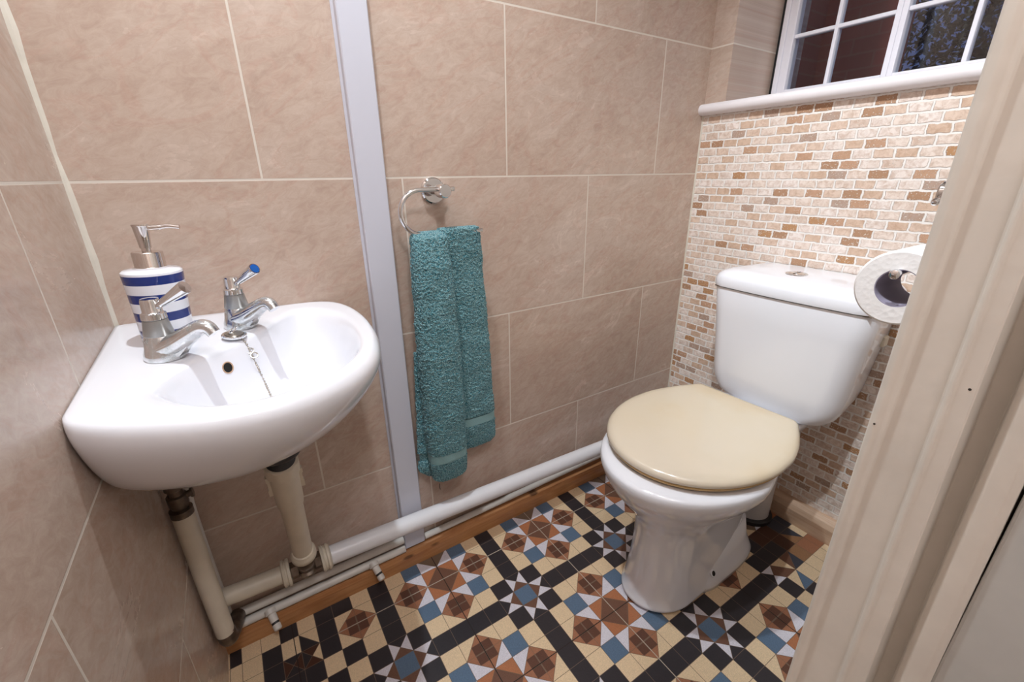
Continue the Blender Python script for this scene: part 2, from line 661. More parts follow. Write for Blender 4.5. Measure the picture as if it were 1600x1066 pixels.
# ---- floor: printed geometric vinyl, laid as flat coloured pieces on a grout-coloured sheet
GX, GY, S = 0.6043, -0.2401, 0.3048 / 7
fm = ['grout', 'cream', 'black', 'blue', 'white', 'orange', 'brown', 'tan', 'small', 'slate', 'drab', 'darkbrown', 'seam', 'pale']
FI = {k_: i for i, k_ in enumerate(fm)}
fb = MB()
fb.add([(-0.08, YB, 0), (XW, YB, 0), (XW, 0.06, 0), (-0.08, 0.06, 0)], [(0, 1, 2, 3)], 0)
GAP = 0.00055


def gp(i, j):
    return (GX + i * S, GY - j * S)


def poly(pts, col, gap=GAP, z=0.0004, raw=False):
    q = [Vector((*p, 0)) if raw else Vector((*gp(*p), 0)) for p in pts]
    n = len(q)
    area = sum(q[k].x * q[(k + 1) % n].y - q[(k + 1) % n].x * q[k].y for k in range(n))
    if area < 0:
        q.reverse()
    out = []
    for k in range(n):
        a, c, d = q[k - 1], q[k], q[(k + 1) % n]
        e1 = (c - a).normalized()
        e2 = (d - c).normalized()
        n1 = Vector((-e1.y, e1.x, 0))
        n2 = Vector((-e2.y, e2.x, 0))
        bis = (n1 + n2)
        ln = bis.length
        if ln < 1e-6:
            return
        bis /= ln
        k_ = gap / max(0.25, bis.dot(n1))
        p = c + bis * k_
        out.append((p.x, p.y, z))
    fb.add(out, [tuple(range(n))], FI[col])


def sq(i, j, col, i1=None, j1=None):
    i1 = i + 1 if i1 is None else i1
    j1 = j + 1 if j1 is None else j1
    poly([(i, j), (i1, j), (i1, j1), (i, j1)], col)


def diamond(ci, cj):
    # rotated square, tips tan, inner two-by-two of dark squares on the straight grid
    h = 0.5
    for (a, c) in ((-1, -1), (1, -1), (1, 1), (-1, 1)):
        x0, x1 = sorted((0.0, a * h))
        y0, y1 = sorted((0.0, c * h))
        g = 0.035
        poly([(ci + x0 + g * (x0 == 0), cj + y0 + g * (y0 == 0)), (ci + x1 - g * (x1 == 0), cj + y0 + g * (y0 == 0)),
              (ci + x1 - g * (x1 == 0), cj + y1 - g * (y1 == 0)), (ci + x0 + g * (x0 == 0), cj + y1 - g * (y1 == 0))], 'small', 0.0)
    for (ax, ay) in ((1, 0), (0, 1), (-1, 0), (0, -1)):
        px, py = -ay, ax
        for sgn in (1, -1):
            poly([(ci + ax, cj + ay), (ci + ax * h + px * h * sgn, cj + ay * h + py * h * sgn), (ci + ax * h, cj + ay * h)], 'tan', 0.0004)


def centre_diamond(ci, cj):
    T = [(0, -1), (1, 0), (0, 1), (-1, 0)]
    for k in range(4):
        a, c = T[k], T[(k + 1) % 4]
        poly([(ci, cj), (ci + a[0], cj + a[1]), (ci + c[0], cj + c[1])], 'brown', 0.0005)


def cell(i, j, skip=()):
    a, c = i % 7, j % 7
    if a == 0 and c == 0:
        sq(i, j, 'blue')
        return
    if (a == 0 and c in (1, 6)) or (c == 0 and a in (1, 6)):
        m = (i + .5, j + .5)
        cs = {'t': [(i, j), (i + 1, j)], 'r': [(i + 1, j), (i + 1, j + 1)], 'b': [(i + 1, j + 1), (i, j + 1)], 'l': [(i, j + 1), (i, j)]}
        inner = {(0, 6): 'b', (0, 1): 't', (1, 0): 'l', (6, 0): 'r'}[(a, c)]
        outer = {'b': 't', 't': 'b', 'l': 'r', 'r': 'l'}[inner]
        for k_, e in cs.items():
            poly([e[0], e[1], m], 'brown' if k_ == inner else 'black' if k_ == outer else 'white')
        return
    if a == 0 or c == 0:
        sq(i, j, 'black')
        return
    u, v = a - 1, c - 1
    if (u in (0, 5)) and (v in (0, 5)):
        sq(i, j, 'black')
    elif (u in (0, 5) and v in (1, 4)) or (v in (0, 5) and u in (1, 4)):
        sq(i, j, 'cream')
    elif u in (1, 4) and v in (1, 4):
        sq(i, j, 'blue')
    else:
        # cells crossed by a diamond edge: outer triangle only
        cu = [(i, j), (i + 1, j), (i + 1, j + 1), (i, j + 1)]
        if u in (2, 3) and v in (0, 5):
            k_ = {(2, 0): 0, (3, 0): 1, (3, 5): 2, (2, 5): 3}[(u, v)]
            col = 'cream'
        elif v in (2, 3) and u in (0, 5):
            k_ = {(0, 2): 0, (5, 2): 1, (5, 3): 2, (0, 3): 3}[(u, v)]
            col = 'cream'
        elif u in (2, 3) and v in (1, 4):
            k_ = {(2, 1): 3, (3, 1): 2, (3, 4): 1, (2, 4): 0}[(u, v)]
            col = 'white'
        elif v in (2, 3) and u in (1, 4):
            k_ = {(1, 2): 1, (1, 3): 2, (4, 3): 3, (4, 2): 0}[(u, v)]
            col = 'white'
        else:
            k_ = {(2, 2): 0, (3, 2): 1, (3, 3): 2, (2, 3): 3}[(u, v)]
            col = 'orange'
        poly([cu[k_ - 1], cu[k_], cu[(k_ + 1) % 4]], col)


J0, J1 = -6, 20
for i in range(-9, 14):
    for j in range(J0, J1):
        if i == -9 and -6 <= j <= 0:
            continue
        if i == -9 and j > 0:
            sq(i, j, 'black' if j % 2 else 'cream')
            continue
        cell(i, j)
# diamonds of the repeating block
for bi in range(-14, 21, 7):
    for bj in range(-7, 21, 7):
        for (du, dv) in ((3, 1), (3, 5), (1, 3), (5, 3)):
            ci, cj = bi + 1 + du, bj + 1 + dv
            if ci >= -8 and ci <= 13.5:
                if cj == -5:
                    continue
                diamond(ci, cj)
        if -8 < bi + 4 < 13:
            centre_diamond(bi + 4, bj + 4)
# cut sheets towards the left wall
XB = [-14.3, -13.82, -13.32, -12.46, -11.6, -10.76, -9.9, -9.0]
cols = {-5: ['cream', 'black', 'cream', 'cream', 'black', 'cream', 'black'],
        -4: ['cream', 'cream', 'cream', 'black', 'cream', 'T1', 'black'],
        -3: ['cream', 'cream', 'cream', 'black', 'T2', 'T3', 'black'],
        -2: ['cream', 'cream', 'cream', 'cream', 'black', 'black', 'cream'],
        -1: ['cream', 'cream', 'black', 'cream', 'cream', 'cream', 'black'],
        0: ['cream', 'black', 'cream', 'black', 'cream', 'black', 'cream']}
for j in range(-6, J1):
    row = cols.get(j) or [('cream', 'black')[(j + k_) % 2] for k_ in range(7)]
    for k_ in range(7):
        a, c = XB[k_], XB[k_ + 1]
        col = row[k_]
        tl, tr_, br_, bl = (a, j), (c, j), (c, j + 1), (a, j + 1)
        if col == 'T1':
            poly([tl, br_, bl], 'black')
            poly([tl, tr_, br_], 'cream')
        elif col == 'T2':
            m = ((a + c) / 2, j + .5)
            poly([tl, tr_, m], 'black')
            poly([tl, m, bl], 'darkbrown')
            poly([bl, m, br_], 'black')
            poly([m, tr_, br_], 'darkbrown')
        elif col == 'T3':
            m = ((a + c) / 2, j + .5)
            poly([tl, tr_, m], 'darkbrown')
            poly([tl, m, bl], 'black')
            poly([bl, m, br_], 'darkbrown')
            poly([m, tr_, br_], 'cream')
        else:
            poly([tl, tr_, br_, bl], col)
for j in range(-6, 1):
    col = {-6: 'black', -5: 'black', -4: 'X1', -3: 'X2', -2: 'black', -1: 'cream', 0: 'black'}[j]
    i = -9
    if col == 'X1':
        poly([(i, j), (i + 1, j), (i, j + 1)], 'cream')
    elif col == 'X2':
        poly([(i, j), (i + 1, j + 1), (i, j + 1)], 'cream')
    else:
        sq(i, j, col)
# cut sheets towards the right wall
for i in range(14, 21):
    for j in range(-6, J1):
        cu = [(i, j), (i + 1, j), (i + 1, j + 1), (i, j + 1)]
        if i == 14 and j == 7:
            poly([cu[0], cu[1], cu[2]], 'cream')
            poly([cu[0], cu[2], cu[3]], 'brown')
        elif i == 15 and j == 7:
            poly([cu[0], cu[1], cu[3]], 'brown')
            poly([cu[1], cu[2], cu[3]], 'slate')
        elif i == 14 and j == 8:
            poly([cu[0], cu[1], cu[3]], 'cream')
            poly([cu[1], cu[2], cu[3]], 'blue')
        elif i in (14, 15) and j == 6:
            sq(i, j, 'black')
        elif i == 14 and j < 6:
            sq(i, j, 'black')
        elif j == 5:
            sq(i, j, 'darkbrown' if i < 17 else 'slate')
        elif i == 16 and j == 6:
            sq(i, j, 'darkbrown')
        elif i == 17 and j == 6:
            poly([cu[0], cu[1], cu[2]], 'slate')
            poly([cu[0], cu[2], cu[3]], 'drab')
        elif i in (16, 17, 18) and j == 7:
            poly([cu[0], cu[1], cu[2], cu[3]], 'drab' if i == 16 else 'tan')
        elif j == 8:
            sq(i, j, 'cream')
        elif i == 14:
            sq(i, j, 'black')
        elif j < 5:
            cell(i, j)
        else:
            sq(i, j, 'black' if (i + j) % 2 else 'cream')
# seams between the vinyl squares: through the middle of each block
for k_ in (-11, -3, 4, 11):
    for (p, q) in (((k_ - 0.022, J0), (k_ + 0.022, J1)),):
        poly([(p[0], p[1]), (q[0], p[1]), (q[0], q[1]), (p[0], q[1])], 'seam' if k_ != 4 else 'pale', 0.0, 0.0007)
for k_ in (-3, 4, 11):
    poly([(-9, k_ - 0.022), (14, k_ - 0.022), (14, k_ + 0.022), (-9, k_ + 0.022)], 'seam' if k_ == 4 else 'pale', 0.0, 0.0007)
struct(fb.build('floor', [FC[k_] for k_ in fm], smooth=False, fix=False), 'geometric printed vinyl floor in cream, black, blue and brown', 'floor')

# ---- skirting
b = MB()
prof = [(0.0, 0.0), (-0.028, 0.0), (-0.028, 0.034), (-0.024, 0.046), (-0.015, 0.050), (0.0, 0.050)]
b.loft([[(x, y, z) for y, z in prof] for x in (0.0, 0.7, 1.40)])
struct(b.build('baseboard_back', M['pine'], smooth=False), 'orange varnished pine skirting along the long wall', 'skirting')
b = MB()
prof = [(0.0, 0.0), (-0.032, 0.0), (-0.032, 0.046), (-0.026, 0.060), (-0.012, 0.068), (0.0, 0.068)]
b.loft([[(L + x, y, z) for x, z in prof] for y in (-0.0, -0.4, YF)])
struct(b.build('baseboard_right', M['palewood'], smooth=False), 'pale wood skirting under the mosaic wall behind the toilet', 'skirting')

# ---- grout bead in the left corner, thin bead at the right corner
b = MB()
pts_ = []
rings = []
for k_ in range(60):
    z = CEIL * k_ / 59
    wv_ = 0.0045 + 0.0012 * math.sin(z * 23) + 0.0008 * math.sin(z * 61)
    rings.append([(0, 0, z), (wv_ * 1.3, 0, z), (wv_ * 0.55, -wv_ * 0.55, z), (0, -wv_ * 1.3, z)])
b.loft(rings)
struct(b.build('trim_1', M['grout'], smooth=False), 'thick cream grout bead in the left corner', 'trim')
b = MB()
b.loft([[(L, 0, z), (L - 0.003, 0, z), (L - 0.001, -0.0015, z), (L, -0.004, z)] for z in (0.06, 1.14)])
struct(b.build('trim_2', M['grout'], smooth=False), 'thin pale grout line where the mosaic meets the tiled wall', 'trim')

# ---- white vertical trunking on the long wall
b = MB()
tb = 0.060
b.loft([[(0.4105, 0, z), (0.4105, -0.019, z), (0.4125, -0.0215, z), (0.4625, -0.0215, z), (0.4645, -0.019, z), (0.4645, 0, z)] for z in (tb, CEIL)])
struct(b.build('trim_3', M['trunk'], smooth=False), 'tall white plastic pipe boxing running up the long tiled wall', 'pipe boxing')
b = MB()
b.loft([[(0.4105, -0.0005, z), (0.4065, -0.001, z), (0.4105, -0.005, z)] for z in (0.09, CEIL)])
b.loft([[(0.4645, -0.0005, z), (0.4672, -0.001, z), (0.4645, -0.004, z)] for z in (0.09, CEIL)])
struct(b.build('trim_4', M['trunk'], smooth=False), 'pale sealant beads down both edges of the pipe boxing', 'trim')

# ---- window sill, frame, panes
b = MB()
ns = 10
prof = [(1.66, WZ - 0.034), (1.66, WZ - 0.004)]
for k_ in range(9):
    a = PI / 2 + PI * k_ / 8
    prof.append((1.4335 + 0.015 * math.cos(a), WZ - 0.0205 + 0.015 * math.sin(a)))
b.loft([[(x, y, z) for x, z in prof] for y in (-0.0, -0.3, WY1 - 0.03)])
struct(b.build('trim_5', M['sill'], smooth=True, angle=50), 'white rounded window sill above the mosaic', 'window sill')

XF = 1.645      # room side plane of the window frame


def bar(bb, y0, y1, z0, z1, x0=XF, x1=XF + 0.045, mi=0):
    bb.box((x0, y0, z0), (x1, y1, z1), mi)


win = thing('window_1', 'white painted casement window with glazing bars above the cistern', 'window')
win['kind'] = 'structure'
b = MB()
bar(b, -0.078, -0.092, WZ, 1.97)                      # outer frame stile
bar(b, -0.078, WY1, WZ, 1.184)                        # bottom rail
bar(b, -0.078, WY1, 1.94, 1.975)
bar(b, -0.742, WY1, WZ, 1.97)
bevel(b.build('window_frame', M['framep'], win, smooth=False), 0.002)
b = MB()
b.box((XF + 0.01, WY0 - 0.001, WZ), (XF + 0.05, -0.078, 1.97))
b.build('seal', M['rubber'], win, smooth=False)
# left casement
def sash(y0, y1, wl_, wr_, ybars, zbars, x0):
    q = MB()
    q.box((x0, y0, 1.184), (x0 + 0.035, y0 - wl_, 1.945))
    q.box((x0, y1 + wr_, 1.184), (x0 + 0.035, y1, 1.945))
    q.box((x0, y0 - wl_, 1.176), (x0 + 0.035, y1 + wr_, 1.1975))
    q.box((x0, y0 - wl_, 1.915), (x0 + 0.035, y1 + wr_, 1.945))
    for yy in ybars:
        q.box((x0 + 0.004, yy + 0.0045, 1.1975), (x0 + 0.028, yy - 0.0045, 1.915))
    for zz in zbars:
        q.box((x0 + 0.005, y0 - wl_, zz - 0.0045), (x0 + 0.027, y1 + wr_, zz + 0.0045))
    o = bevel(q.build('sash', M['framep'], win, smooth=False), 0.0015)
    q = MB()
    q.box((x0 + 0.014, y0 - wl_ * 0.7, 1.190), (x0 + 0.018, y1 + wr_ * 0.7, 1.92))
    q.build('pane', M['glass'], o, smooth=False)


ZB = [1.331, 1.459, 1.587, 1.715, 1.843]
sash(-0.092, -0.361, 0.022, 0.012, [-0.2205], ZB, XF + 0.003)
sash(-0.3615, -0.742, 0.012, 0.024, [-0.502, -0.630], ZB, XF + 0.002)

# outside: brick return wall and a tree against the dusk sky
b = MB()
b.box((3.3, 0.27, -1.0), (3.5, 6.0, 6.0))
b.box((2.9, 0.62, -1.0), (3.3, 0.78, 6.0))
struct(b.build('wall_outside', M['brick'], smooth=False), 'dim reddish brick wall outside the window', 'wall')
b = MB()
b.box((1.75, -8, -1.1), (14, 8, -1.0))
struct(b.build('ground_outside', M['bark'], smooth=False), 'dark ground outside', 'ground')
tree = thing('tree', 'dark leafy tree against the dusk sky outside the right-hand panes', 'tree')
b = MB()
b.tube([(6.2, -0.2, -1.0), (6.25, -0.1, 0.6), (6.1, 0.1, 2.0), (6.2, 0.3, 3.4)], [0.14, 0.12, 0.09, 0.04], 12)
for k_ in range(14):
    z = 1.2 + k_ * 0.16
    a = k_ * 2.4
    b.tube([(6.15, 0.1, z), (6.15 + 0.5 * math.cos(a), 0.1 + 0.8 * math.sin(a), z + 0.3), (6.15 + 0.9 * math.cos(a), 0.1 + 1.5 * math.sin(a), z + 0.45)], [0.03, 0.02, 0.008], 6)
b.build('trunk', M['bark'], tree)
b = MB()
rnd = random.Random(3)
for k_ in range(17000):
    cx, cy, cz = 6.15 + rnd.gauss(0, 0.55), 0.05 + rnd.gauss(0, 0.85), 2.05 + rnd.gauss(0, 0.62)
    s_ = rnd.uniform(0.022, 0.05)
    d1 = Vector((rnd.uniform(-1, 1), rnd.uniform(-1, 1), rnd.uniform(-1, 1))).normalized()
    d2 = d1.cross(Vector((rnd.uniform(-1, 1), rnd.uniform(-1, 1), rnd.uniform(-1, 1)))).normalized()
    p = Vector((cx, cy, cz))
    b.add([p - d1 * s_, p + d2 * s_ * 0.4, p + d1 * s_, p - d2 * s_ * 0.4], [(0, 1, 2, 3)])
b.build('leaves', M['leafm'], tree, smooth=False, fix=False)

# ---- door lining and architrave at the right of the doorway: a moulded section, slightly out of true
jp = [  # (x, y at z=0.85, y at z=0.60)  down the section from the room side
    (0.700, -0.8145, -0.8145),
    (0.5640, -0.8145, -0.8145),
    (0.5590, -0.8165, -0.8160),
    (0.5575, -0.8200, -0.8180),
    (0.5590, -0.8240, -0.8210),
    (0.5625, -0.8262, -0.8232),
    (0.5625, -0.8480, -0.8490),
    (0.5600, -0.8490, -0.8505),
    (0.5585, -0.8512, -0.8530),
    (0.5600, -0.8530, -0.8550),
    (0.5610, -0.8600, -0.8640),
    (0.5610, -0.8620, -0.8655),
    (0.5860, -0.8630, -0.8665),
    (0.5880, -0.8740, -0.8765),
    (0.5720, -0.8760, -0.8790),
    (0.5690, -0.8800, -0.8830),
    (0.5700, -0.8900, -0.8930),
    (0.5735, -0.8940, -0.8970),
    (0.700, -0.8940, -0.8970)]
b = MB()
rings = []
for z in (0.0, 0.5, 0.75, 1.1, 1.5, 2.05):
    zz = min(max(z, 0.45), 1.1)
    f = (0.85 - zz) / 0.25
    rings.append([(x, ya + (yb - ya) * f, z) for x, ya, yb in jp])
b.loft(rings)
dr = thing('door_1', 'cream gloss painted door frame at the right edge', 'door frame')
dr['kind'] = 'structure'
o = b.build('door_frame', M['jamb'], dr, smooth=True, angle=55)
bevel(o, 0.0010, 2, 25)
b = MB()
b.box((0.0, YF - 0.1, 2.02), (0.7, YF + 0.012, 2.08))
b.build('head_lining', M['jamb'], dr, smooth=False)
for (px_, py_, pz_, r_) in ((0.5608, -0.8585, 0.841, 0.0010), (0.5608, -0.8560, 0.846, 0.0006), (0.5573, -0.8195, 0.797, 0.0008)):
    b = MB()
    b.lathe((px_ + 0.0006, py_, pz_), (-1, 0, 0), [(0, r_), (0.0007, r_ * 0.9), (0.0009, 0)], 7)
    b.build('paint_chip', M['scuff'], dr)
# the door itself, opened flat against the hall side
b = MB()
b.box((0.5745, -0.8965, 0.01), (0.612, -1.62, 2.0))
struct(bevel(b.build('door_2', M['door'], smooth=False), 0.002), 'grey-white painted door standing open beyond the frame', 'door')

# ---- ceiling downlights (above the frame)
for k_, (lx, ly) in enumerate(LAMPS):
    dl = thing('downlight', ['chrome ceiling downlight above the basin', 'chrome ceiling downlight near the doorway'][k_], 'ceiling light', (lx, ly, CEIL), 'downlights in the ceiling')
    b = MB()
    b.lathe((0, 0, 0), (0, 0, -1), [(0.0, 0.042), (0.004, 0.042), (0.007, 0.036), (0.007, 0.029), (0.001, 0.027)], 32, cap0=False, cap1=False)
    b.build('bezel', M['chrome'], dl)

# ------------------------------------------------------------------ corner basin
BZ = 0.755
outl = [(0.0, 0.0), (0.08, 0.0), (0.16, 0.0), (0.24, 0.0), (0.300, -0.001), (0.338, -0.018), (0.358, -0.060), (0.366, -0.120), (0.364, -0.180),
        (0.356, -0.240), (0.337, -0.300), (0.304, -0.348), (0.260, -0.384), (0.212, -0.405), (0.165, -0.412), (0.112, -0.405),
        (0.060, -0.385), (0.022, -0.362), (0.002, -0.338), (0.0, -0.30), (0.0, -0.22), (0.0, -0.14), (0.0, -0.07)]
oc = closed_cr(outl, 6)
oc = [(max(0.0005, x), min(-0.0005, y)) for x, y in oc]
CBX, CBY = 0.212, -0.235
bowl = [(0.252, -0.052), (0.205, -0.118), (0.172, -0.160), (0.142, -0.192), (0.116, -0.218), (0.082, -0.262), (0.072, -0.300), (0.092, -0.338), (0.125, -0.368),
        (0.165, -0.380), (0.208, -0.375), (0.250, -0.356), (0.288, -0.325), (0.316, -0.280), (0.330, -0.225), (0.334, -0.165), (0.326, -0.105), (0.300, -0.060), (0.275, -0.046)]
bcv = closed_cr(bowl, 10)


def ray_r(curve, th):
    dx, dy = math.cos(th), math.sin(th)
    best = 0
    n = len(curve)
    for k in range(n):
        x1, y1 = curve[k][0] - CBX, curve[k][1] - CBY
        x2, y2 = curve[(k + 1) % n][0] - CBX, curve[(k + 1) % n][1] - CBY
        ex, ey = x2 - x1, y2 - y1
        den = dx * ey - dy * ex
        if abs(den) < 1e-12:
            continue
        t_ = (x1 * ey - y1 * ex) / den
        s_ = (x1 * dy - y1 * dx) / den
        if t_ > 0 and -1e-6 <= s_ <= 1 + 1e-6:
            best = max(best, t_)
    return best


NA = 220
ths = []
for k_ in range(NA):
    ths.append(2 * PI * k_ / NA)
ro = [ray_r(oc, a) for a in ths]
rb = [ray_r(bcv, a) for a in ths]
for _ in range(2):
    rb = [(rb[k - 1] + 2 * rb[k] + rb[(k + 1) % NA]) / 4 for k in range(NA)]


def pt(r, a):
    return (CBX + r * math.cos(a), CBY + r * math.sin(a))


def tiltz(x, y):
    return -0.045 * (x - y) * 0.72      # the basin hangs a touch low at the front


rings = []
# outer skin: scaled towards the corner so the sides stay flush with the walls
for s_, z in [(0.30, 0.590), (0.56, 0.592), (0.68, 0.600), (0.78, 0.620), (0.86, 0.645), (0.925, 0.675), (0.965, 0.700), (0.988, 0.718), (1.0, 0.732), (0.999, 0.743), (0.990, 0.751), (0.975, 0.7553)]:
    ring = []
    for k_, a in enumerate(ths):
        x, y = pt(ro[k_], a)
        x, y = x * s_, y * s_
        ring.append((x, y, z + tiltz(x, y)))
    rings.append(ring)
for f in (0.75, 0.45, 0.2):
    ring = []
    for k_, a in enumerate(ths):
        ax, ay = pt(ro[k_], a)
        bx_, by_ = pt(rb[k_], a)
        ax, ay = ax * 0.975, ay * 0.975
        x, y = bx_ + (ax - bx_) * f, by_ + (ay - by_) * f
        ring.append((x, y, BZ - 0.0008 * (1 - f) + tiltz(x, y)))
    rings.append(ring)
for q, dz in [(0.0, 0.002), (0.03, 0.006), (0.07, 0.015), (0.11, 0.028), (0.16, 0.044), (0.22, 0.060), (0.30, 0.076), (0.40, 0.089), (0.52, 0.098), (0.66, 0.104), (0.80, 0.108), (0.91, 0.111)]:
    ring = []
    for k_, a in enumerate(ths):
        x, y = pt(rb[k_] * (1 - q), a)
        ring.append((x, y, BZ - dz + tiltz(x, y)))
    rings.append(ring)
basin = thing('corner_basin', 'white ceramic corner basin hung between the two tiled walls', 'basin')
b = MB()
b.loft(rings, True, False)
o = b.build('bowl', M['ceramic'], basin, smooth=True, angle=0)
md = o.modifiers.new('sub', 'SUBSURF')
md.levels = md.render_levels = 1
# waste plate in the bottom of the bowl
b = MB()
zb_ = BZ - 0.111 + tiltz(CBX, CBY)
b.lathe((CBX, CBY, zb_ - 0.004), (0, 0, 1), [(0, 0.0255), (0.005, 0.0255), (0.006, 0.020), (0.001, 0.017), (-0.006, 0.016), (-0.006, 0.0)], 32, cap1=False)
b.build('plug_hole', M['chrome'], basin)
def basin_z(x, y):
    """top of the basin surface under a point, from the same profile as the bowl"""
    dx, dy = x - CBX, y - CBY
    a = math.atan2(dy, dx) % (2 * PI)
    r = math.hypot(dx, dy)
    k = int(a / (2 * PI) * NA) % NA
    q = 1 - r / rb[k]
    T = [(-1, 0.0), (0.0, 0.002), (0.03, 0.006), (0.07, 0.015), (0.11, 0.028), (0.16, 0.044), (0.22, 0.060), (0.30, 0.076), (0.40, 0.089), (0.52, 0.098), (0.66, 0.104), (0.80, 0.108), (1.0, 0.111)]
    for (q0, d0), (q1, d1) in zip(T, T[1:]):
        if q <= q1:
            f = max(0, (q - q0) / (q1 - q0)) if q0 >= 0 else 0
            return BZ - (d0 + (d1 - d0) * f) + tiltz(x, y)
    return BZ - 0.111


# overflow in the wall below the taps
t_ = 0.0
while basin_z(0.128 + t_ * 0.76, -0.1865 - t_ * 0.65) > 0.7165:
    t_ += 0.0005
ox, oy = 0.128 + t_ * 0.76, -0.1865 - t_ * 0.65
OV = Vector((ox, oy, basin_z(ox, oy)))
e_ = 0.004
OVN = Vector((basin_z(ox - e_, oy) - basin_z(ox + e_, oy), basin_z(ox, oy - e_) - basin_z(ox, oy + e_), 2 * e_)).normalized()
b = MB()
b.lathe(OV - OVN * 0.005, OVN, [(0.0, 0.0088), (0.0053, 0.0088), (0.0056, 0.0080), (0.0050, 0.0072), (0.0, 0.0070)], 28, cap0=False, cap1=False)
b.build('overflow', M['beige_plug'], basin)
b = MB()
b.lathe(OV - OVN * 0.005, OVN, [(0.0046, 0.0), (0.0048, 0.0071)], 28, cap0=False, cap1=False)
b.build('overflow_hole', M['dark'], basin)
basin.location = (0, 0, 0)
place(basin, (0.0, 0.0, 0.59))

# ------------------------------------------------------------------ taps
def make_tap(name, base, label, blue):
    tp = thing(name, label, 'tap', base, 'pillar taps on the basin')
    # body in local coordinates; spout and lever reach along +X
    b = MB()
    rings = []
    N = 28
    # flared foot, oval towards the spout, rising into the barrel
    for z, rx, ry, cx in [(0.0, .0235, .0235, 0.001), (0.003, .0245, .0242, 0.001), (0.008, .0240, .0236, 0.0015), (0.016, .0225, .0212, 0.002), (0.024, .0205, .0188, 0.001), (0.030, .0185, .0172, 0.0), (0.0335, .0165, .016, 0)]:
        rings.append([(cx + rx * math.cos(2 * PI * i / N), ry * math.sin(2 * PI * i / N), z) for i in range(N)])
    b.loft(rings)
    # spout: broad where it leaves the foot, narrowing and dipping at the nose
    path = bez([(0.004, 0, 0.014), (0.024, 0, 0.023), (0.046, 0, 0.036), (0.062, 0, 0.045), (0.073, 0, 0.045), (0.080, 0, 0.037)], 6)
    n = len(path)
    ringsS = []
    for k_, p in enumerate(path):
        t_ = k_ / (n - 1)
        d = (path[min(k_ + 1, n - 1)] - path[max(k_ - 1, 0)]).normalized()
        nx = Vector((-d.z, 0, d.x))
        hy = 0.0130 * (1 - t_) ** 1.6 + 0.0084
        hz = 0.0080 * (1 - t_) ** 1.4 + 0.0080
        ringsS.append([Vector(p) + Vector((0, 1, 0)) * hy * math.cos(2 * PI * i / 20) + nx * hz * math.sin(2 * PI * i / 20) for i in range(20)])
    b.loft(ringsS)
    # underside web between spout and foot
    b.loft([[(0.004, s_ * 0.014, 0.002) for s_ in (-1, 1)] + [(0.004, s_ * 0.014, 0.018) for s_ in (1, -1)],
            [(0.028, s_ * 0.0075, 0.005) for s_ in (-1, 1)] + [(0.028, s_ * 0.008, 0.022) for s_ in (1, -1)],
            [(0.048, s_ * 0.004, 0.026) for s_ in (-1, 1)] + [(0.048, s_ * 0.005, 0.036) for s_ in (1, -1)]])
    b.build('spout', M['tapchrome'], tp, angle=50)
    b = MB()
    b.lathe((0, 0, 0.033), (0, 0, 1), [(0, .0168), (0.001, .0172), (0.021, .0138), (0.0215, .0125)], 28)
    b.build('sleeve', M['satin'], tp)
    b = MB()
    b.lathe((0, 0, 0.0545), (0, 0, 1), [(0, .0135), (0.001, .0145), (0.008, .0140), (0.009, .0120), (0.0105, .0112), (0.0245, .0108), (0.0275, .0098), (0.0285, .0)], 28, cap1=False)
    b.build('head', M['chrome'], tp)
    b = MB()
    d = Vector((0.86, 0, 0.50)).normalized()
    b.lathe(Vector((0.004, 0, 0.069)), d, [(0, .0035), (0.006, .0042), (0.058, .0086), (0.0592, .0082), (0.0596, 0)], 24, cap1=False)
    lv = b.build('lever', M['chrome'], tp)
    if blue:
        b = MB()
        b.lathe(Vector((0.004, 0, 0.069)) + d * 0.0588, d, [(0, .0070), (0.0014, .0066), (0.0016, 0)], 20, cap1=False)
        b.build('cold_marker', M['bluemark'], lv)
    return tp


t1 = make_tap('basin_tap', (0.079, -0.193, BZ - 0.0095), 'chrome tap nearest the viewer, its long spout in front of the soap bottle', False)
t2 = make_tap('basin_tap', (0.172, -0.099, BZ - 0.0095), 'farther chrome tap with a blue end on its lever', True)
for tp, dz, tl in ((t1, -38, 0.02), (t2, -52, 0.02)):
    tp.rotation_euler = (0, 0, math.radians(dz))
    tp.rotation_euler = (Matrix.Rotation(tl, 3, Vector((0, 1, 0))) @ Matrix.Rotation(math.radians(dz), 3, 'Z')).to_euler()

# ---- plug lying between the taps with its ball chain
plug = thing('plug_and_chain', 'black and chrome basin plug with its ball chain trailing into the bowl', 'basin plug')
b = MB()
PC = Vector((0.161, -0.153, BZ - 0.009))
ax_ = Vector((0.10, -0.06, 1)).normalized()
b.lathe(PC, ax_, [(0, .0155), (0.002, .0170), (0.0035, .0170), (0.0045, .016), (0.005, 0)], 28, cap1=False)
b.build('plug', M['chrome'], plug)
b = MB()
b.lathe(PC + ax_ * 0.005, ax_, [(0, .0130), (0.0008, .0125), (0.0009, 0)], 28, cap1=False)
b.build('plug_face', M['nickel'], plug)
b = MB()
rr = []
for k_ in range(17):
    a = 2 * PI * k_ / 16
    rr.append(PC + Vector((0.006 * math.cos(a), 0.0085 * math.sin(a), 0.0105 + 0.003 * math.cos(a))))
b.tube(rr, 0.0013, 8)
b.build('loop', M['chrome'], plug)


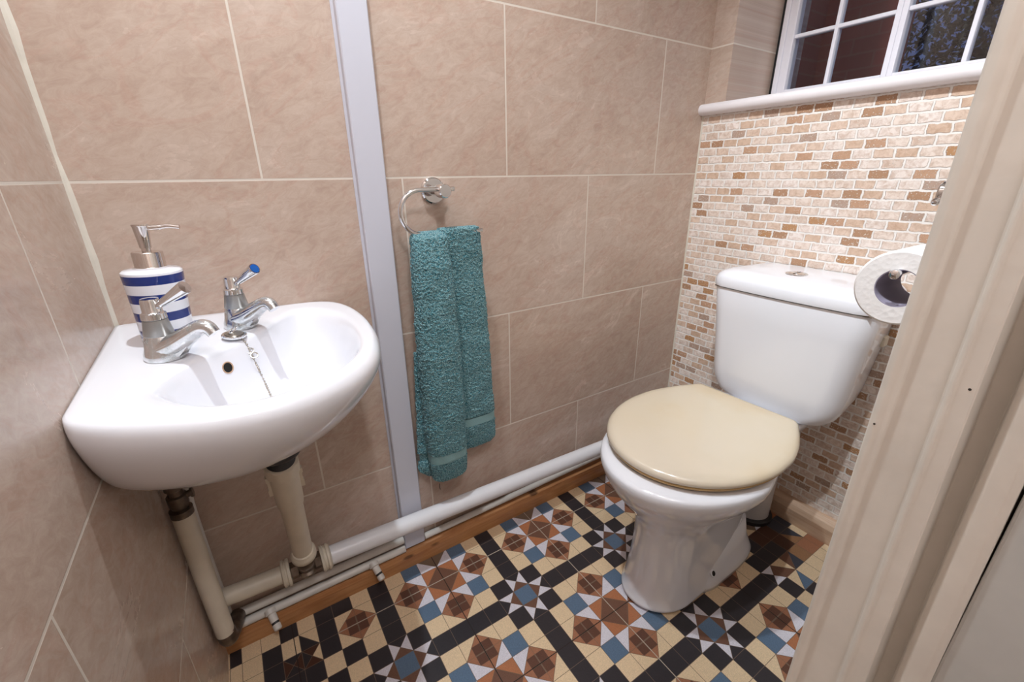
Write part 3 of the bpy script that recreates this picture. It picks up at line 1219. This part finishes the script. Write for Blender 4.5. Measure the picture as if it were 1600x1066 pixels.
cpath = bez([(0.160, -0.158, 0), (0.173, -0.163, 0), (0.184, -0.174, 0), (0.189, -0.188, 0), (0.193, -0.206, 0), (0.199, -0.232, 0)], 16)
b = MB()
last = None
acc = 0
for p in cpath:
    q_ = Vector((p.x, p.y, basin_z(p.x, p.y) + 0.0020))
    if last is None or (q_ - last).length > 0.0030:
        if last is not None:
            b.tube([last, q_], 0.0006, 6)
        b.lathe(q_ - Vector((0, 0, 0.0014)), (0, 0, 1), [(0, 0.0006), (0.0005, 0.0014), (0.0014, 0.0019), (0.0023, 0.0014), (0.0028, 0.0006)], 8)
        last = q_
b.build('ball_chain', M['nickel'], plug)
b = MB()
p = cpath[int(len(cpath) * 0.27)]
p = Vector((p.x, p.y, basin_z(p.x, p.y) + 0.004))
for off in (Vector((0, 0, 0)), Vector((0.004, -0.007, -0.006))):
    b.tube([p + off + Vector((0.005 * math.cos(2 * PI * k_ / 14), 0.004 * math.sin(2 * PI * k_ / 14), 0.003 * math.sin(2 * PI * k_ / 14))) for k_ in range(15)], 0.0009, 8)
b.build('split_ring', M['nickel'], plug)

# ------------------------------------------------------------------ soap dispenser
SB = (0.080, -0.120, BZ - 0.0065)
soap = thing('soap_dispenser', 'blue and white striped soap dispenser with a metal pump behind the near tap', 'soap dispenser', SB)
b = MB()
b.lathe((0, 0, 0), (0, 0, 1), [(0, .026), (0.001, .0305), (0.004, .0322), (0.02, .0325), (0.05, .0332), (0.08, .0346), (0.1, .0358), (0.1035, .0352), (0.106, .032), (0.1075, .018)], 48)
b.build('bottle', M['stripe'], soap)
b = MB()
b.lathe((0, 0, 0.1072), (0, 0, 1), [(0, .0182), (0.002, .0186), (0.003, .0180), (0.0215, .0180), (0.0228, .0172), (0.023, .006)], 36)
b.build('collar', M['pump'], soap)
b = MB()
b.lathe((0, 0, 0.1300), (0, 0, 1), [(0, .0055), (0.005, .0055), (0.0052, .0068), (0.011, .0072), (0.034, .0094), (0.035, .0102), (0.0368, .0100), (0.037, 0)], 28, cap1=False)
b.tube(bez([(0.006, 0, 0.162), (0.02, 0, 0.1625), (0.032, 0, 0.164), (0.045, 0, 0.1625)], 6), [0.0036] * 8 + [0.0030] * 11, 12)
pm = b.build('pump_head', M['pump'], soap)
soap.rotation_euler = (Matrix.Rotation(0.03, 3, Vector((0, 1, 0))) @ Matrix.Rotation(math.radians(-12), 3, 'Z')).to_euler()

# ------------------------------------------------------------------ waste below the basin
A0 = Vector((0.182, -0.243, 0.600))
A1 = Vector((0.183, -0.075, 0.185))
dv = (A1 - A0).normalized()
wl = (A1 - A0).length
wp = thing('basin_waste', 'off-white waste valve dropping from the basin to the wall pipe', 'waste pipe')
b = MB()
b.lathe(A0 - Vector((0, 0, 0.012)), (0, 0, -1), [(-0.012, .036), (0.006, .034), (0.012, .030), (0.014, .024)], 32)
b.build('backnut', M['blackrub'], wp)
b = MB()
prof = []
for k_ in range(24):
    prof += [(0.012 + k_ * 0.0018, .0205), (0.013 + k_ * 0.0018, .0218)]
b.lathe(A0, dv, prof, 28)
b.build('threaded_tail', M['blackrub'], wp)
b = MB()
b.lathe(A0, dv, [(0.050, .0225), (0.052, .0258), (0.076, .0258), (0.078, .0235)], 32, flute=(4, 1, 0.92))
b.build('slip_nut', M['oldpipe'], wp)
b = MB()
b.lathe(A0, dv, [(0.076, .0225), (0.165, .0218), (0.178, .0205), (0.186, .0188), (wl - 0.060, .0185)], 32)
b.build('valve_body', M['oldpipe'], wp)
for s_ in (-1, 1):
    b = MB()
    p = A0 + dv * 0.112 + Vector((s_ * 0.0235, 0, 0))
    q0 = []
    for (da, w_) in ((-0.030, 0.004), (-0.018, 0.004), (-0.016, 0.0025), (0.004, 0.0025), (0.006, 0.004), (0.022, 0.004)):
        c0 = p + dv * da
        q0.append([c0 + Vector((-w_, -0.005, 0)), c0 + Vector((w_, -0.005, 0)), c0 + Vector((w_, 0.005, 0)), c0 + Vector((-w_, 0.005, 0))])
    b.loft(q0)
    b.build('side_rib', M['oldpipe'], wp, smooth=False)
b = MB()
b.lathe(A0, dv, [(wl - 0.088, .0190), (wl - 0.086, .0210), (wl - 0.081, .0210), (wl - 0.077, .0240), (wl - 0.064, .0244), (wl - 0.060, .0215), (wl - 0.054, .0195), (wl - 0.050, .0160)], 32)
b.build('lower_nut', M['oldpipe'], wp)
place(wp, tuple(A1))

PXZ = lambda x: 0.1765 - 0.036 * (x - 0.22)
PY = -0.058
tee = thing('pipe_tee', 'tarnished metal tee joining the waste pipes under the basin', 'pipe fitting')
b = MB()
c_ = Vector((0.183, PY, PXZ(0.183)))
b.tube([c_ + Vector((-0.038, 0, 0.0015)), c_ + Vector((0.038, 0, -0.0015))], 0.0150, 20)
b.lathe(c_ + Vector((-0.032, 0, 0)), (1, 0, 0), [(0, .0150), (0.002, .0185), (0.015, .0185), (0.017, .0155)], 6)
b.lathe(c_ + Vector((0.015, 0, 0)), (1, 0, 0), [(0, .0150), (0.002, .0185), (0.015, .0185), (0.017, .0155)], 6)
b.tube([c_, c_ + Vector((0, -0.012, 0.010)), A1 + dv * -0.026], [0.015, 0.0165, 0.0165], 20)
b.build('tee_body', M['darkmetal'], tee)
b = MB()
b.lathe(c_ + Vector((0, -0.012, -0.004)), (0, -0.5, -0.85), [(0, .0150), (0.008, .0150), (0.013, .010), (0.014, 0)], 20, cap1=False)
b.build('tee_cap', M['nickel'], tee)
place(tee, tuple(c_))

hp = thing('waste_pipe', 'long white waste pipe running along the foot of the long wall', 'pipe')
b = MB()
b.tube([(x, PY, PXZ(x)) for x in (0.222, 0.5, 0.8, 1.1, 1.41)], 0.0212, 28)
b.build('pipe', M['pipe'], hp)
b = MB()
b.lathe((0.212, PY, PXZ(0.212)), (1, 0, 0), [(0, .019), (0.001, .0285), (0.006, .0295), (0.008, .0265), (0.012, .0265), (0.014, .0290), (0.018, .0285), (0.022, .0225)], 32)
b.build('flanged_collar', M['oldpipe'], hp)
place(hp, (0.222, PY, PXZ(0.222)))
hp2 = thing('waste_pipe', 'short dull white pipe in the shadow between the riser and the tee', 'pipe')
b = MB()
b.tube([(x, PY, PXZ(x)) for x in (0.012, 0.07, 0.135)], 0.0185, 28)
b.build('pipe', M['oldpipe'], hp2)
b = MB()
b.lathe((0.152, PY, PXZ(0.152)), (-1, 0, 0), [(0, .018), (0.001, .0285), (0.006, .0290), (0.008, .0265), (0.010, .0265), (0.012, .0285), (0.016, .0275), (0.018, .0205)], 32)
b.build('flanged_collar', M['oldpipe'], hp2)
place(hp2, (0.01, PY, PXZ(0.01)))

# ---- the two thin painted pipes on the skirting
sp1 = MB()
sp1.tube([(0.03, -0.0135, 0.084), (0.2, -0.0135, 0.0865), (0.409, -0.0135, 0.086)], 0.0095, 18)
tag(sp1.build('painted_pipe', M['paintpipe']), 'upper thin white painted pipe left of the pipe boxing', 'pipe', 'thin painted pipes')
sp2 = MB()
sp2.tube([(0.03, -0.020, 0.0605), (0.2, -0.020, 0.0615), (0.409, -0.020, 0.0625)], 0.0095, 18)
tag(sp2.build('painted_pipe', M['paintpipe']), 'lower thin white painted pipe resting on the pine skirting', 'pipe', 'thin painted pipes')
sp3 = MB()
sp3.tube([(0.4665, -0.0115, 0.0645), (0.8, -0.0115, 0.068), (1.15, -0.0115, 0.074), (1.43, -0.0115, 0.078)], 0.0085, 18)
tag(sp3.build('painted_pipe', M['paintpipe']), 'thin white painted pipe right of the boxing, under the fat waste pipe', 'pipe', 'thin painted pipes')
for k_, x in enumerate((0.098, 0.330)):
    st = thing('drain_cock', ['white painted pipe stub nearest the left corner', 'white painted pipe stub nearer the pipe boxing'][k_], 'pipe fitting', group='pipe stubs above the skirting')
    q0 = Vector((x - 0.004, -0.026, 0.0615))
    dd = Vector((0.16, -0.62, -0.48)).normalized()
    b = MB()
    b.lathe(q0, dd, [(-0.006, .0125), (0.004, .0125), (0.006, .0088), (0.022, .0085), (0.024, .0075), (0.028, .0075), (0.030, .0085), (0.040, .0082), (0.042, .0060), (0.036, .0055), (0.036, 0)], 20, cap1=False)
    b.build('stub', M['paintpipe'], st)
    b = MB()
    b.lathe(q0, dd, [(0.0235, .0078), (0.0285, .0078)], 20)
    b.build('seal_ring', M['blackrub'], st)
    place(st, tuple(q0))

# ---- supply riser in the left corner
rs = thing('supply_riser', 'white lagged supply pipe in the left corner below the basin', 'pipe')
b = MB()
b.tube([(0.0205, -0.096, 0.432), (0.0205, -0.096, 0.28), (0.0215, -0.095, 0.135)], [0.0165, 0.0165, 0.0160], 24)
b.build('lagging', M['oldpipe'], rs)
b = MB()
b.tube(bez([(0.022, -0.094, 0.140), (0.023, -0.086, 0.108), (0.030, -0.05, 0.095), (0.034, -0.02, 0.086)], 5), 0.0165, 18)
b.build('elbow', M['darkmetal'], rs)
b = MB()
b.lathe((0.0205, -0.096, 0.430), (0, 0, 1), [(0, .0172), (0.012, .0172), (0.014, .012), (0.018, .0125), (0.022, .0150), (0.040, .0150), (0.042, .0112), (0.052, .0112), (0.054, .0140), (0.068, .0140), (0.070, .011)], 24)
b.lathe((0.034, -0.096, 0.466), (1, 0, 0.1), [(0, .006), (0.006, .006), (0.0062, .0085), (0.010, .0085), (0.0102, 0)], 16, cap1=False)
b.build('isolating_valve', M['darkmetal'], rs)
place(rs, (0.022, -0.088, 0.14))
fh = MB()
fh.tube(bez([(0.0205, -0.096, 0.500), (0.024, -0.098, 0.525), (0.042, -0.135, 0.56), (0.075, -0.18, 0.615), (0.08, -0.19, 0.70)], 8), 0.0080, 16)
tag(fh.build('flexible_hose', M['hose']), 'braided flexible hose from the corner valve up under the basin', 'hose')
fh = MB()
fh.tube(bez([(0.022, -0.020, 0.105), (0.022, -0.018, 0.42), (0.055, -0.045, 0.53), (0.14, -0.09, 0.62), (0.17, -0.10, 0.70)], 8), 0.0070, 16)
tag(fh.build('copper_tail', M['paintpipe']), 'white painted tail pipe behind the lagged riser', 'pipe')

# ------------------------------------------------------------------ towel ring and towel
tr_ = thing('towel_ring', 'chrome open towel ring fixed to the long tiled wall', 'towel ring')
RC = Vector((0.567, 0, 0.944))
b = MB()
b.lathe(RC, (0, -1, 0), [(0, .0265), (0.006, .0265), (0.0085, .0240), (0.009, .010)], 40)
b.build('rose', M['chrome'], tr_)
b = MB()
b.lathe(RC, (0, -1, 0), [(0.008, .0095), (0.040, .0095), (0.041, .0135), (0.066, .0135), (0.068, .0118), (0.0682, 0)], 32, cap1=False)
b.build('post', M['chrome'], tr_)
RY = -0.053
pth = [(0.592, RY, 0.948), (0.57, RY, 0.948), (0.54, RY, 0.9475)]
for k_ in range(0, 19):
    a = PI / 2 + PI * k_ / 18
    pth.append((0.518 + 0.0430 * math.cos(a), RY, 0.9045 + 0.0430 * math.sin(a)))
pth += [(0.56, RY, 0.8612), (0.60, RY, 0.861), (0.64, RY, 0.861), (0.654, RY, 0.861)]
b = MB()
b.tube(pth, 0.0046, 16)
b.build('bar', M['chrome'], tr_)
place(tr_, tuple(RC))

# towel: one cloth folded into two long lobes
TW = thing('hand_towel', 'teal terry hand towel folded over the chrome towel ring', 'towel')


def lobe_rings(spec, nz, nseg, band, seed):
    """spec: list of (z, xl, xr, yf, yb) from top down"""
    rings = []
    z0, z1 = spec[0][0], spec[-1][0]
    for k in range(nz + 1):
        z = z0 + (z1 - z0) * k / nz
        for p, q in zip(spec, spec[1:]):
            if q[0] <= z <= p[0]:
                f = (p[0] - z) / (p[0] - q[0])
                f = f * f * (3 - 2 * f) if False else f
                xl, xr, yf, yb = [p[m] + (q[m] - p[m]) * f for m in range(1, 5)]
                break
        ring = []
        for i in range(nseg):
            a = 2 * PI * i / nseg
            c, s = math.cos(a), math.sin(a)
            e = 0.66
            ux = math.copysign(abs(c) ** e, c)
            uy = math.copysign(abs(s) ** 0.85, s)
            x = (xl + xr) / 2 + (xr - xl) / 2 * ux
            y = (yf + yb) / 2 + (yb - yf) / 2 * uy
            ring.append(Vector((x, y, z)))
        rings.append(ring)
    return rings


def fuzz(rings, amp, seed, band=None):
    n = len(rings[0])
    out = []
    for k, r in enumerate(rings):
        c = Vector((0, 0, 0))
        for p in r:
            c += p
        c /= n
        rr_ = []
        for i, p in enumerate(r):
            tdir = (r[(i + 1) % n] - r[i - 1]).normalized()
            nd = Vector((tdir.y, -tdir.x, 0))
            if nd.dot(p - c) < 0:
                nd = -nd
            h = mnoise.noise(p * 210 + Vector((seed, 0, 0))) * 0.8 + mnoise.noise(p * 340 + Vector((0, seed, 0))) * 0.7
            big = mnoise.noise(p * 26 + Vector((seed, seed, 0))) * 0.0022
            am = amp
            if band and band[0] > p.z > band[1]:
                am = 0.0
                big -= 0.0040
            rr_.append(p + nd * (h * am + big))
        out.append(rr_)
    return out


specL = [(0.868, 0.499, 0.560, -0.052, -0.048), (0.864, 0.494, 0.566, -0.062, -0.036), (0.855, 0.4905, 0.569, -0.073, -0.030), (0.80, 0.488, 0.573, -0.082, -0.026),
         (0.60, 0.483, 0.580, -0.088, -0.020), (0.42, 0.483, 0.583, -0.088, -0.018), (0.325, 0.486, 0.584, -0.082, -0.020), (0.268, 0.492, 0.582, -0.074, -0.026), (0.256, 0.505, 0.570, -0.064, -0.034)]
specR = [(0.872, 0.552, 0.640, -0.052, -0.044), (0.868, 0.550, 0.648, -0.060, -0.036), (0.858, 0.552, 0.650, -0.061, -0.032), (0.80, 0.566, 0.656, -0.058, -0.028),
         (0.60, 0.575, 0.668, -0.056, -0.022), (0.45, 0.579, 0.676, -0.054, -0.020), (0.355, 0.580, 0.680, -0.052, -0.020), (0.322, 0.582, 0.678, -0.048, -0.024), (0.312, 0.590, 0.666, -0.044, -0.030)]
specB = [(0.60, 0.483, 0.585, -0.034, -0.016), (0.40, 0.472, 0.565, -0.036, -0.014), (0.300, 0.466, 0.545, -0.038, -0.014), (0.285, 0.466, 0.54, -0.038, -0.014), (0.262, 0.490, 0.53, -0.034, -0.018)]
bandL = (0.345, 0.321)
bandR = (0.402, 0.379)
b = MB()
for sp_, bd, sd_, nz in ((specL, bandL, 3.1, 440), (specR, bandR, 8.7, 400), (specB, (0.335, 0.312), 5.5, 170)):
    b.loft(fuzz(lobe_rings(sp_, nz, 190, bd, sd_), 0.0028, sd_, bd))
b.build('terry_cloth', M['towel'], TW, smooth=True, angle=0, fix=True)
for sp_, bd in ((specL, bandL), (specR, bandR)):
    rg = lobe_rings(sp_, 330, 100, bd, 0)
    rg = [[p for p in r] for r in rg if bd[0] + 0.0005 > r[0].z > bd[1] - 0.0005]
    b = MB()
    b.loft(rg, False, False)
    b.build('woven_band', M['band'], TW)
b = MB()
b.tube([(0.503, -0.062, 0.256), (0.502, -0.063, 0.246), (0.504, -0.062, 0.238)], 0.0009, 6)
b.build('loose_thread', M['blackrub'], TW)
place(TW, (0.575, RY, 0.861))

# ------------------------------------------------------------------ toilet
toilet = thing('toilet', 'white close-coupled toilet with a yellowed seat lid against the mosaic wall', 'toilet')
TY = -0.4185


def egg(xf, xc, xb, hw, hwb, z, yc=TY, n=72, e=0.5, front_e=1.0):
    ring = []
    for i in range(n):
        a = 2 * PI * i / n
        c, s = math.cos(a), math.sin(a)
        if c >= 0:
            x = xc - (xc - xf) * (c ** front_e)
            h = hw
            y = math.copysign(abs(s) ** 1.0, s) * h
        else:
            k = abs(c) ** e
            x = xc + (xb - xc) * k
            h = hw + (hwb - hw) * k
            y = math.copysign(abs(s) ** e, s) * h
        ring.append((x, yc + y, z))
    return ring


b = MB()
spec = [  # xf, xc, xb, hw, hwb, z
    (0.826, 0.930, 1.235, 0.086, 0.076, 0.000), (0.826, 0.930, 1.235, 0.086, 0.076, 0.010), (0.832, 0.930, 1.232, 0.083, 0.070, 0.018), (0.839, 0.932, 1.226, 0.079, 0.060, 0.045),
    (0.846, 0.935, 1.222, 0.0745, 0.055, 0.10), (0.850, 0.938, 1.220, 0.0725, 0.054, 0.16), (0.850, 0.940, 1.220, 0.0745, 0.055, 0.205),
    (0.843, 0.945, 1.222, 0.083, 0.060, 0.235), (0.826, 0.955, 1.228, 0.101, 0.070, 0.262), (0.802, 0.965, 1.235, 0.125, 0.070, 0.290), (0.780, 0.975, 1.245, 0.149, 0.078, 0.318),
    (0.764, 0.98, 1.25, 0.167, 0.090, 0.345), (0.755, 0.98, 1.255, 0.1765, 0.100, 0.366), (0.752, 0.98, 1.26, 0.179, 0.106, 0.382), (0.755, 0.98, 1.258, 0.177, 0.104, 0.393), (0.764, 0.98, 1.25, 0.170, 0.098, 0.3985)]
b.loft([egg(*q[:5], q[5], e=0.75 if q[5] > 0.25 else 0.5) for q in spec])
pan = b.build('pan', M['ceramic'], toilet, smooth=True, angle=0)
md = pan.modifiers.new('sub', 'SUBSURF')
md.levels = md.render_levels = 1
# rear foot flange with bolt hole
b = MB()
spec = [(0.940, 1.04, 1.245, 0.0895, 0.086, 0.0), (0.940, 1.04, 1.245, 0.0895, 0.086, 0.012), (0.948, 1.04, 1.24, 0.085, 0.081, 0.024), (0.965, 1.04, 1.235, 0.073, 0.068, 0.050), (0.98, 1.05, 1.23, 0.060, 0.056, 0.10)]
b.loft([egg(*q[:5], q[5]) for q in spec])
b.build('foot', M['ceramic'], toilet, smooth=True, angle=0)
b = MB()
b.lathe((1.030, TY - 0.0765, 0.040), (0.05, -0.80, 0.55), [(0, .0095), (0.003, .0088), (0.0036, .0064), (0.002, .0058)], 20, cap1=False)
b.build('bolt_rim', M['ceramic'], toilet)
b = MB()
b.lathe((1.030, TY - 0.0765, 0.040), (0.05, -0.80, 0.55), [(0.0015, .0063), (0.0033, .0060), (0.0034, 0)], 16, cap1=False)
b.build('bolt_hole', M['dark'], toilet)
# outlet spigot at the back of the pan
b = MB()
b.tube([(1.20, TY, 0.22), (1.26, TY, 0.20), (1.285, TY + 0.002, 0.19)], [0.055, 0.05, 0.047], 28)
b.build('outlet', M['ceramic'], toilet)


def seat_plan(z):
    pts = []
    for i in range(-30, 31):          # round front
        a = PI * 0.5 * i / 30
        pts.append((1.01 - 0.226 * math.cos(a), -0.4085 + 0.187 * math.sin(a) * (1 - 0.0 * abs(math.sin(a))), z))
    side = [(1.06, 0.184), (1.11, 0.172), (1.155, 0.155), (1.190, 0.138), (1.206, 0.130), (1.213, 0.122), (1.215, 0.110), (1.215, 0.07), (1.215, 0.03)]
    cr = bez([(1.01, 0.187, 0)] + [(x, y, 0) for x, y in side], 4)[1:]
    pts += [(p.x, -0.4085 + p.y, z) for p in cr]
    pts += [(p.x, -0.4085 - p.y, z) for p in reversed(cr)]
    return pts


def seat_ring(scale, z, off=0.0, tz=0.0):
    base = seat_plan(z)
    cx, cy = 1.00, -0.4085
    out = []
    ca, sa = math.cos(0.045), math.sin(0.045)
    for x, y, zz in base:
        dx, dy = (x - cx), (y - cy)
        ln = math.hypot(dx, dy)
        k = (ln - off) / ln * scale
        dx, dy = dx * k, dy * k
        out.append((cx + dx * ca - dy * sa, cy + dx * sa + dy * ca, zz))
    return out


b = MB()
b.loft([seat_ring(1, 0.3985, 0.016), seat_ring(1, 0.400, 0.009), seat_ring(1, 0.405, 0.004), seat_ring(1, 0.4085, 0.004), seat_ring(1, 0.411, 0.007)])
b.build('seat', M['seatedge'], toilet, smooth=True, angle=60)
b = MB()
b.loft([seat_ring(1, 0.4105, 0.008), seat_ring(1, 0.4115, 0.002), seat_ring(1, 0.415, -0.001), seat_ring(1, 0.4215, 0.0), seat_ring(1, 0.4265, 0.0045), seat_ring(1, 0.4297, 0.012),
        seat_ring(1, 0.4312, 0.024), seat_ring(0.75, 0.4322, 0), seat_ring(0.4, 0.4328, 0), seat_ring(0.05, 0.433, 0)])
lid = b.build('seat_lid', M['seat'], toilet, smooth=True, angle=0)
lid['label'] = 'yellowed cream seat lid'
for s_ in (-1, 1):
    b = MB()
    b.lathe((1.222, -0.398 + s_ * 0.075 - 0.02 * s_, 0.398), (0, 0, 1), [(0, .013), (0.006, .013), (0.012, .009), (0.02, .008), (0.021, 0)], 20, cap1=False)
    b.tube([(1.222, -0.398 + s_ * 0.055, 0.411), (1.195, -0.398 + s_ * 0.055, 0.413)], 0.006, 12)
    b.build('hinge', M['chrome'], toilet)
# shelf behind the bowl that carries the cistern
b = MB()
b.loft([egg(1.19, 1.23, 1.42, 0.07, 0.07, z, e=0.3) for z in (0.335, 0.345)] + [egg(1.185, 1.23, 1.425, 0.092, 0.088, z, e=0.3) for z in (0.37, 0.383)] + [egg(1.19, 1.23, 1.42, 0.088, 0.084, 0.388, e=0.3)])
b.build('cistern_shelf', M['ceramic'], toilet, smooth=True, angle=0)
# cistern body
CYC = -0.4155


def cis(z, hw, xf, xb=1.441, hwb=None, rc=0.045, n=9, bow=0.006):
    """plan: bowed front with rounded front corners, sides drawn in to the wall"""
    hwb = hw - 0.018 if hwb is None else hwb
    pts = [(xb, CYC + hwb)]
    cx, cy = xf + rc, CYC + hw - rc
    for k in range(n + 1):
        a = PI / 2 + PI / 2 * k / n
        pts.append((cx + rc * math.cos(a), cy + rc * math.sin(a)))
    for k in range(1, 12):
        t_ = k / 12
        yy = (CYC + hw - rc) + (-2 * (hw - rc)) * t_
        pts.append((xf - bow * math.sin(PI * t_), yy))
    cy = CYC - hw + rc
    for k in range(n + 1):
        a = PI + PI / 2 * k / n
        pts.append((cx + rc * math.cos(a), cy + rc * math.sin(a)))
    pts.append((xb, CYC - hwb))
    for k in range(1, 10):
        pts.append((xb, CYC - hwb + 2 * hwb * k / 10))
    return [(x, y, z) for x, y in pts]


b = MB()
spec = [(0.3880, 0.090, 1.290, 0.03), (0.3895, 0.106, 1.276, 0.035), (0.395, 0.123, 1.268, 0.038), (0.405, 0.139, 1.264, 0.04), (0.421, 0.151, 1.262, 0.042), (0.441, 0.159, 1.260, 0.043), (0.468, 0.163, 1.258, 0.044),
        (0.55, 0.171, 1.255, 0.045), (0.62, 0.1785, 1.252, 0.045), (0.684, 0.1855, 1.249, 0.045), (0.690, 0.184, 1.2505, 0.045)]
b.loft([cis(z, hw, xf, rc=rc) for z, hw, xf, rc in spec])
b.build('cistern', M['ceramic'], toilet, smooth=True, angle=60)
b = MB()
spec = [(0.6915, 0.184, 1.2505), (0.6935, 0.1895, 1.2445), (0.699, 0.1905, 1.2435), (0.714, 0.1895, 1.2450), (0.7225, 0.1855, 1.249), (0.7295, 0.1775, 1.2575), (0.7345, 0.165, 1.271), (0.737, 0.148, 1.289)]
b.loft([cis(z, hw, xf, xb=1.442 - 0.04 * max(0, 0.19 - hw), rc=0.048) for z, hw, xf in spec])
b.build('cistern_lid', M['ceramic'], toilet, smooth=True, angle=60)
b = MB()
b.box((1.256, CYC - 0.176, 0.6895), (1.43, CYC + 0.176, 0.6925))  # brown strip filling the joint between cistern and lid
b.build('lid_joint', simple('brown_joint', srgb(110, 96, 84), 0.8), toilet, smooth=False)
b = MB()
b.lathe((1.338, -0.397, 0.7355), (0, 0, 1), [(0, .0245), (0.003, .0242), (0.0042, .0225), (0.0042, .0205), (0.003, .0198), (0.003, .0190), (0.0048, .0180), (0.0052, 0)], 40, cap1=False)
b.build('flush_button', M['chrome'], toilet)
b = MB()
b.box((1.3375 - 0.0185, -0.3975, 0.7405), (1.3385 + 0.0185, -0.3965, 0.7411))
b.build('button_split', M['dark'], toilet, smooth=False)
# inlet fittings on the right side of the cistern
b = MB()
b.box((1.400, CYC - 0.170, 0.590), (1.425, CYC - 0.155, 0.616))
bevel(b.build('inlet_cap', M['oldpipe'], toilet, smooth=False), 0.004, 3)
place(toilet, (1.03, TY, 0.0))
sp_ = thing('soil_pipe', 'grey-white soil pipe rising from the floor behind the toilet pan', 'pipe')
b = MB()
b.tube(bez([(1.355, -0.405, 0.0), (1.355, -0.405, 0.10), (1.345, -0.408, 0.165), (1.292, -0.414, 0.187)], 4), 0.050, 32)
b.build('pipe', simple('grey_white_pipe', srgb(196, 192, 192), 0.4), sp_)
b = MB()
b.lathe((1.355, -0.405, 0.0), (0, 0, 1), [(0, .060), (0.012, .060), (0.016, .054)], 32)
b.build('floor_collar', M['blackrub'], sp_)
place(sp_, (1.345, -0.405, 0))

# ------------------------------------------------------------------ roll holder and roll
hold = thing('roll_holder', 'chrome paper roll holder reaching out from behind the door frame', 'toilet roll holder')
HZ = 0.9385
HX, HY = 1.00, -0.705
b = MB()
b.lathe((HX, YF, HZ + 0.004), (0, 1, 0), [(0, .0265), (0.006, .0265), (0.0085, .024), (0.009, .010)], 36)
b.build('rose', M['chrome'], hold)
b = MB()
b.lathe((HX, YF, HZ + 0.004), (0, 1, 0), [(0.008, .0095), (0.080, .0095), (0.081, .0150), (0.112, .0150), (0.114, .0132), (0.1142, 0)], 32, cap1=False)
b.build('post', M['chrome'], hold)
RZ = 0.8330
RYC = -0.688
b = MB()
pth = [(HX - 0.028, HY - 0.002, HZ - 0.006), (HX, HY - 0.002, HZ - 0.002), (HX + 0.09, HY - 0.002, HZ)]
for k_ in range(0, 13):
    a = PI / 2 - PI * k_ / 12
    pth.append((HX + 0.115 + 0.045 * math.cos(a), HY - 0.002 + (RYC - HY + 0.002) * k_ / 12, (HZ + RZ) / 2 + (HZ - RZ) / 2 * math.sin(a)))
pth += [(HX + 0.05, RYC, RZ), (HX - 0.020, RYC, RZ)]
b.tube(pth, 0.0048, 16)
b.lathe((HX - 0.020, RYC, RZ), (-1, 0, 0), [(0, .0048), (0.002, .0066), (0.006, .0078), (0.010, .0066), (0.012, .003), (0.0122, 0)], 20, cap1=False)
b.lathe((HX - 0.028, HY - 0.002, HZ - 0.006), (-1, 0, -0.1), [(0, .0048), (0.003, .0044), (0.005, .0025), (0.0052, 0)], 16, cap1=False)
b.build('arm', M['chrome'], hold)
place(hold, (HX, YF, HZ + 0.004))
roll = thing('toilet_roll', 'white toilet roll hanging on the chrome holder beside the door frame', 'toilet roll')
RR, RI = 0.0545, 0.0265
rz = RZ + 0.0046 - RI
ry = RYC - 0.003
b = MB()
x0, x1 = HX - 0.012, HX + 0.088
prof = [(0.0, RI + 0.0012), (0.0, RR - 0.003), (0.003, RR), (0.097, RR), (0.100, RR - 0.003), (0.100, RI + 0.0012)]
b.lathe((x0, ry, rz), (1, 0, 0), prof + [prof[0]], 72, cap0=False, cap1=False)
b.build('paper', M['paper'], roll, angle=30)
b = MB()
prof = [(0.0005, RI), (0.0005, RI + 0.0014), (0.0995, RI + 0.0014), (0.0995, RI), (0.0005, RI)]
b.lathe((x0, ry, rz), (1, 0, 0), prof, 48, cap0=False, cap1=False)
b.build('card_tube', M['card'], roll, angle=30)
place(roll, (HX, ry, rz))

for ob in list(bpy.data.objects):
    if ob.parent is None and ob.type == 'MESH' and 'kind' not in ob and 'label' not in ob:
        print('untagged', ob.name)
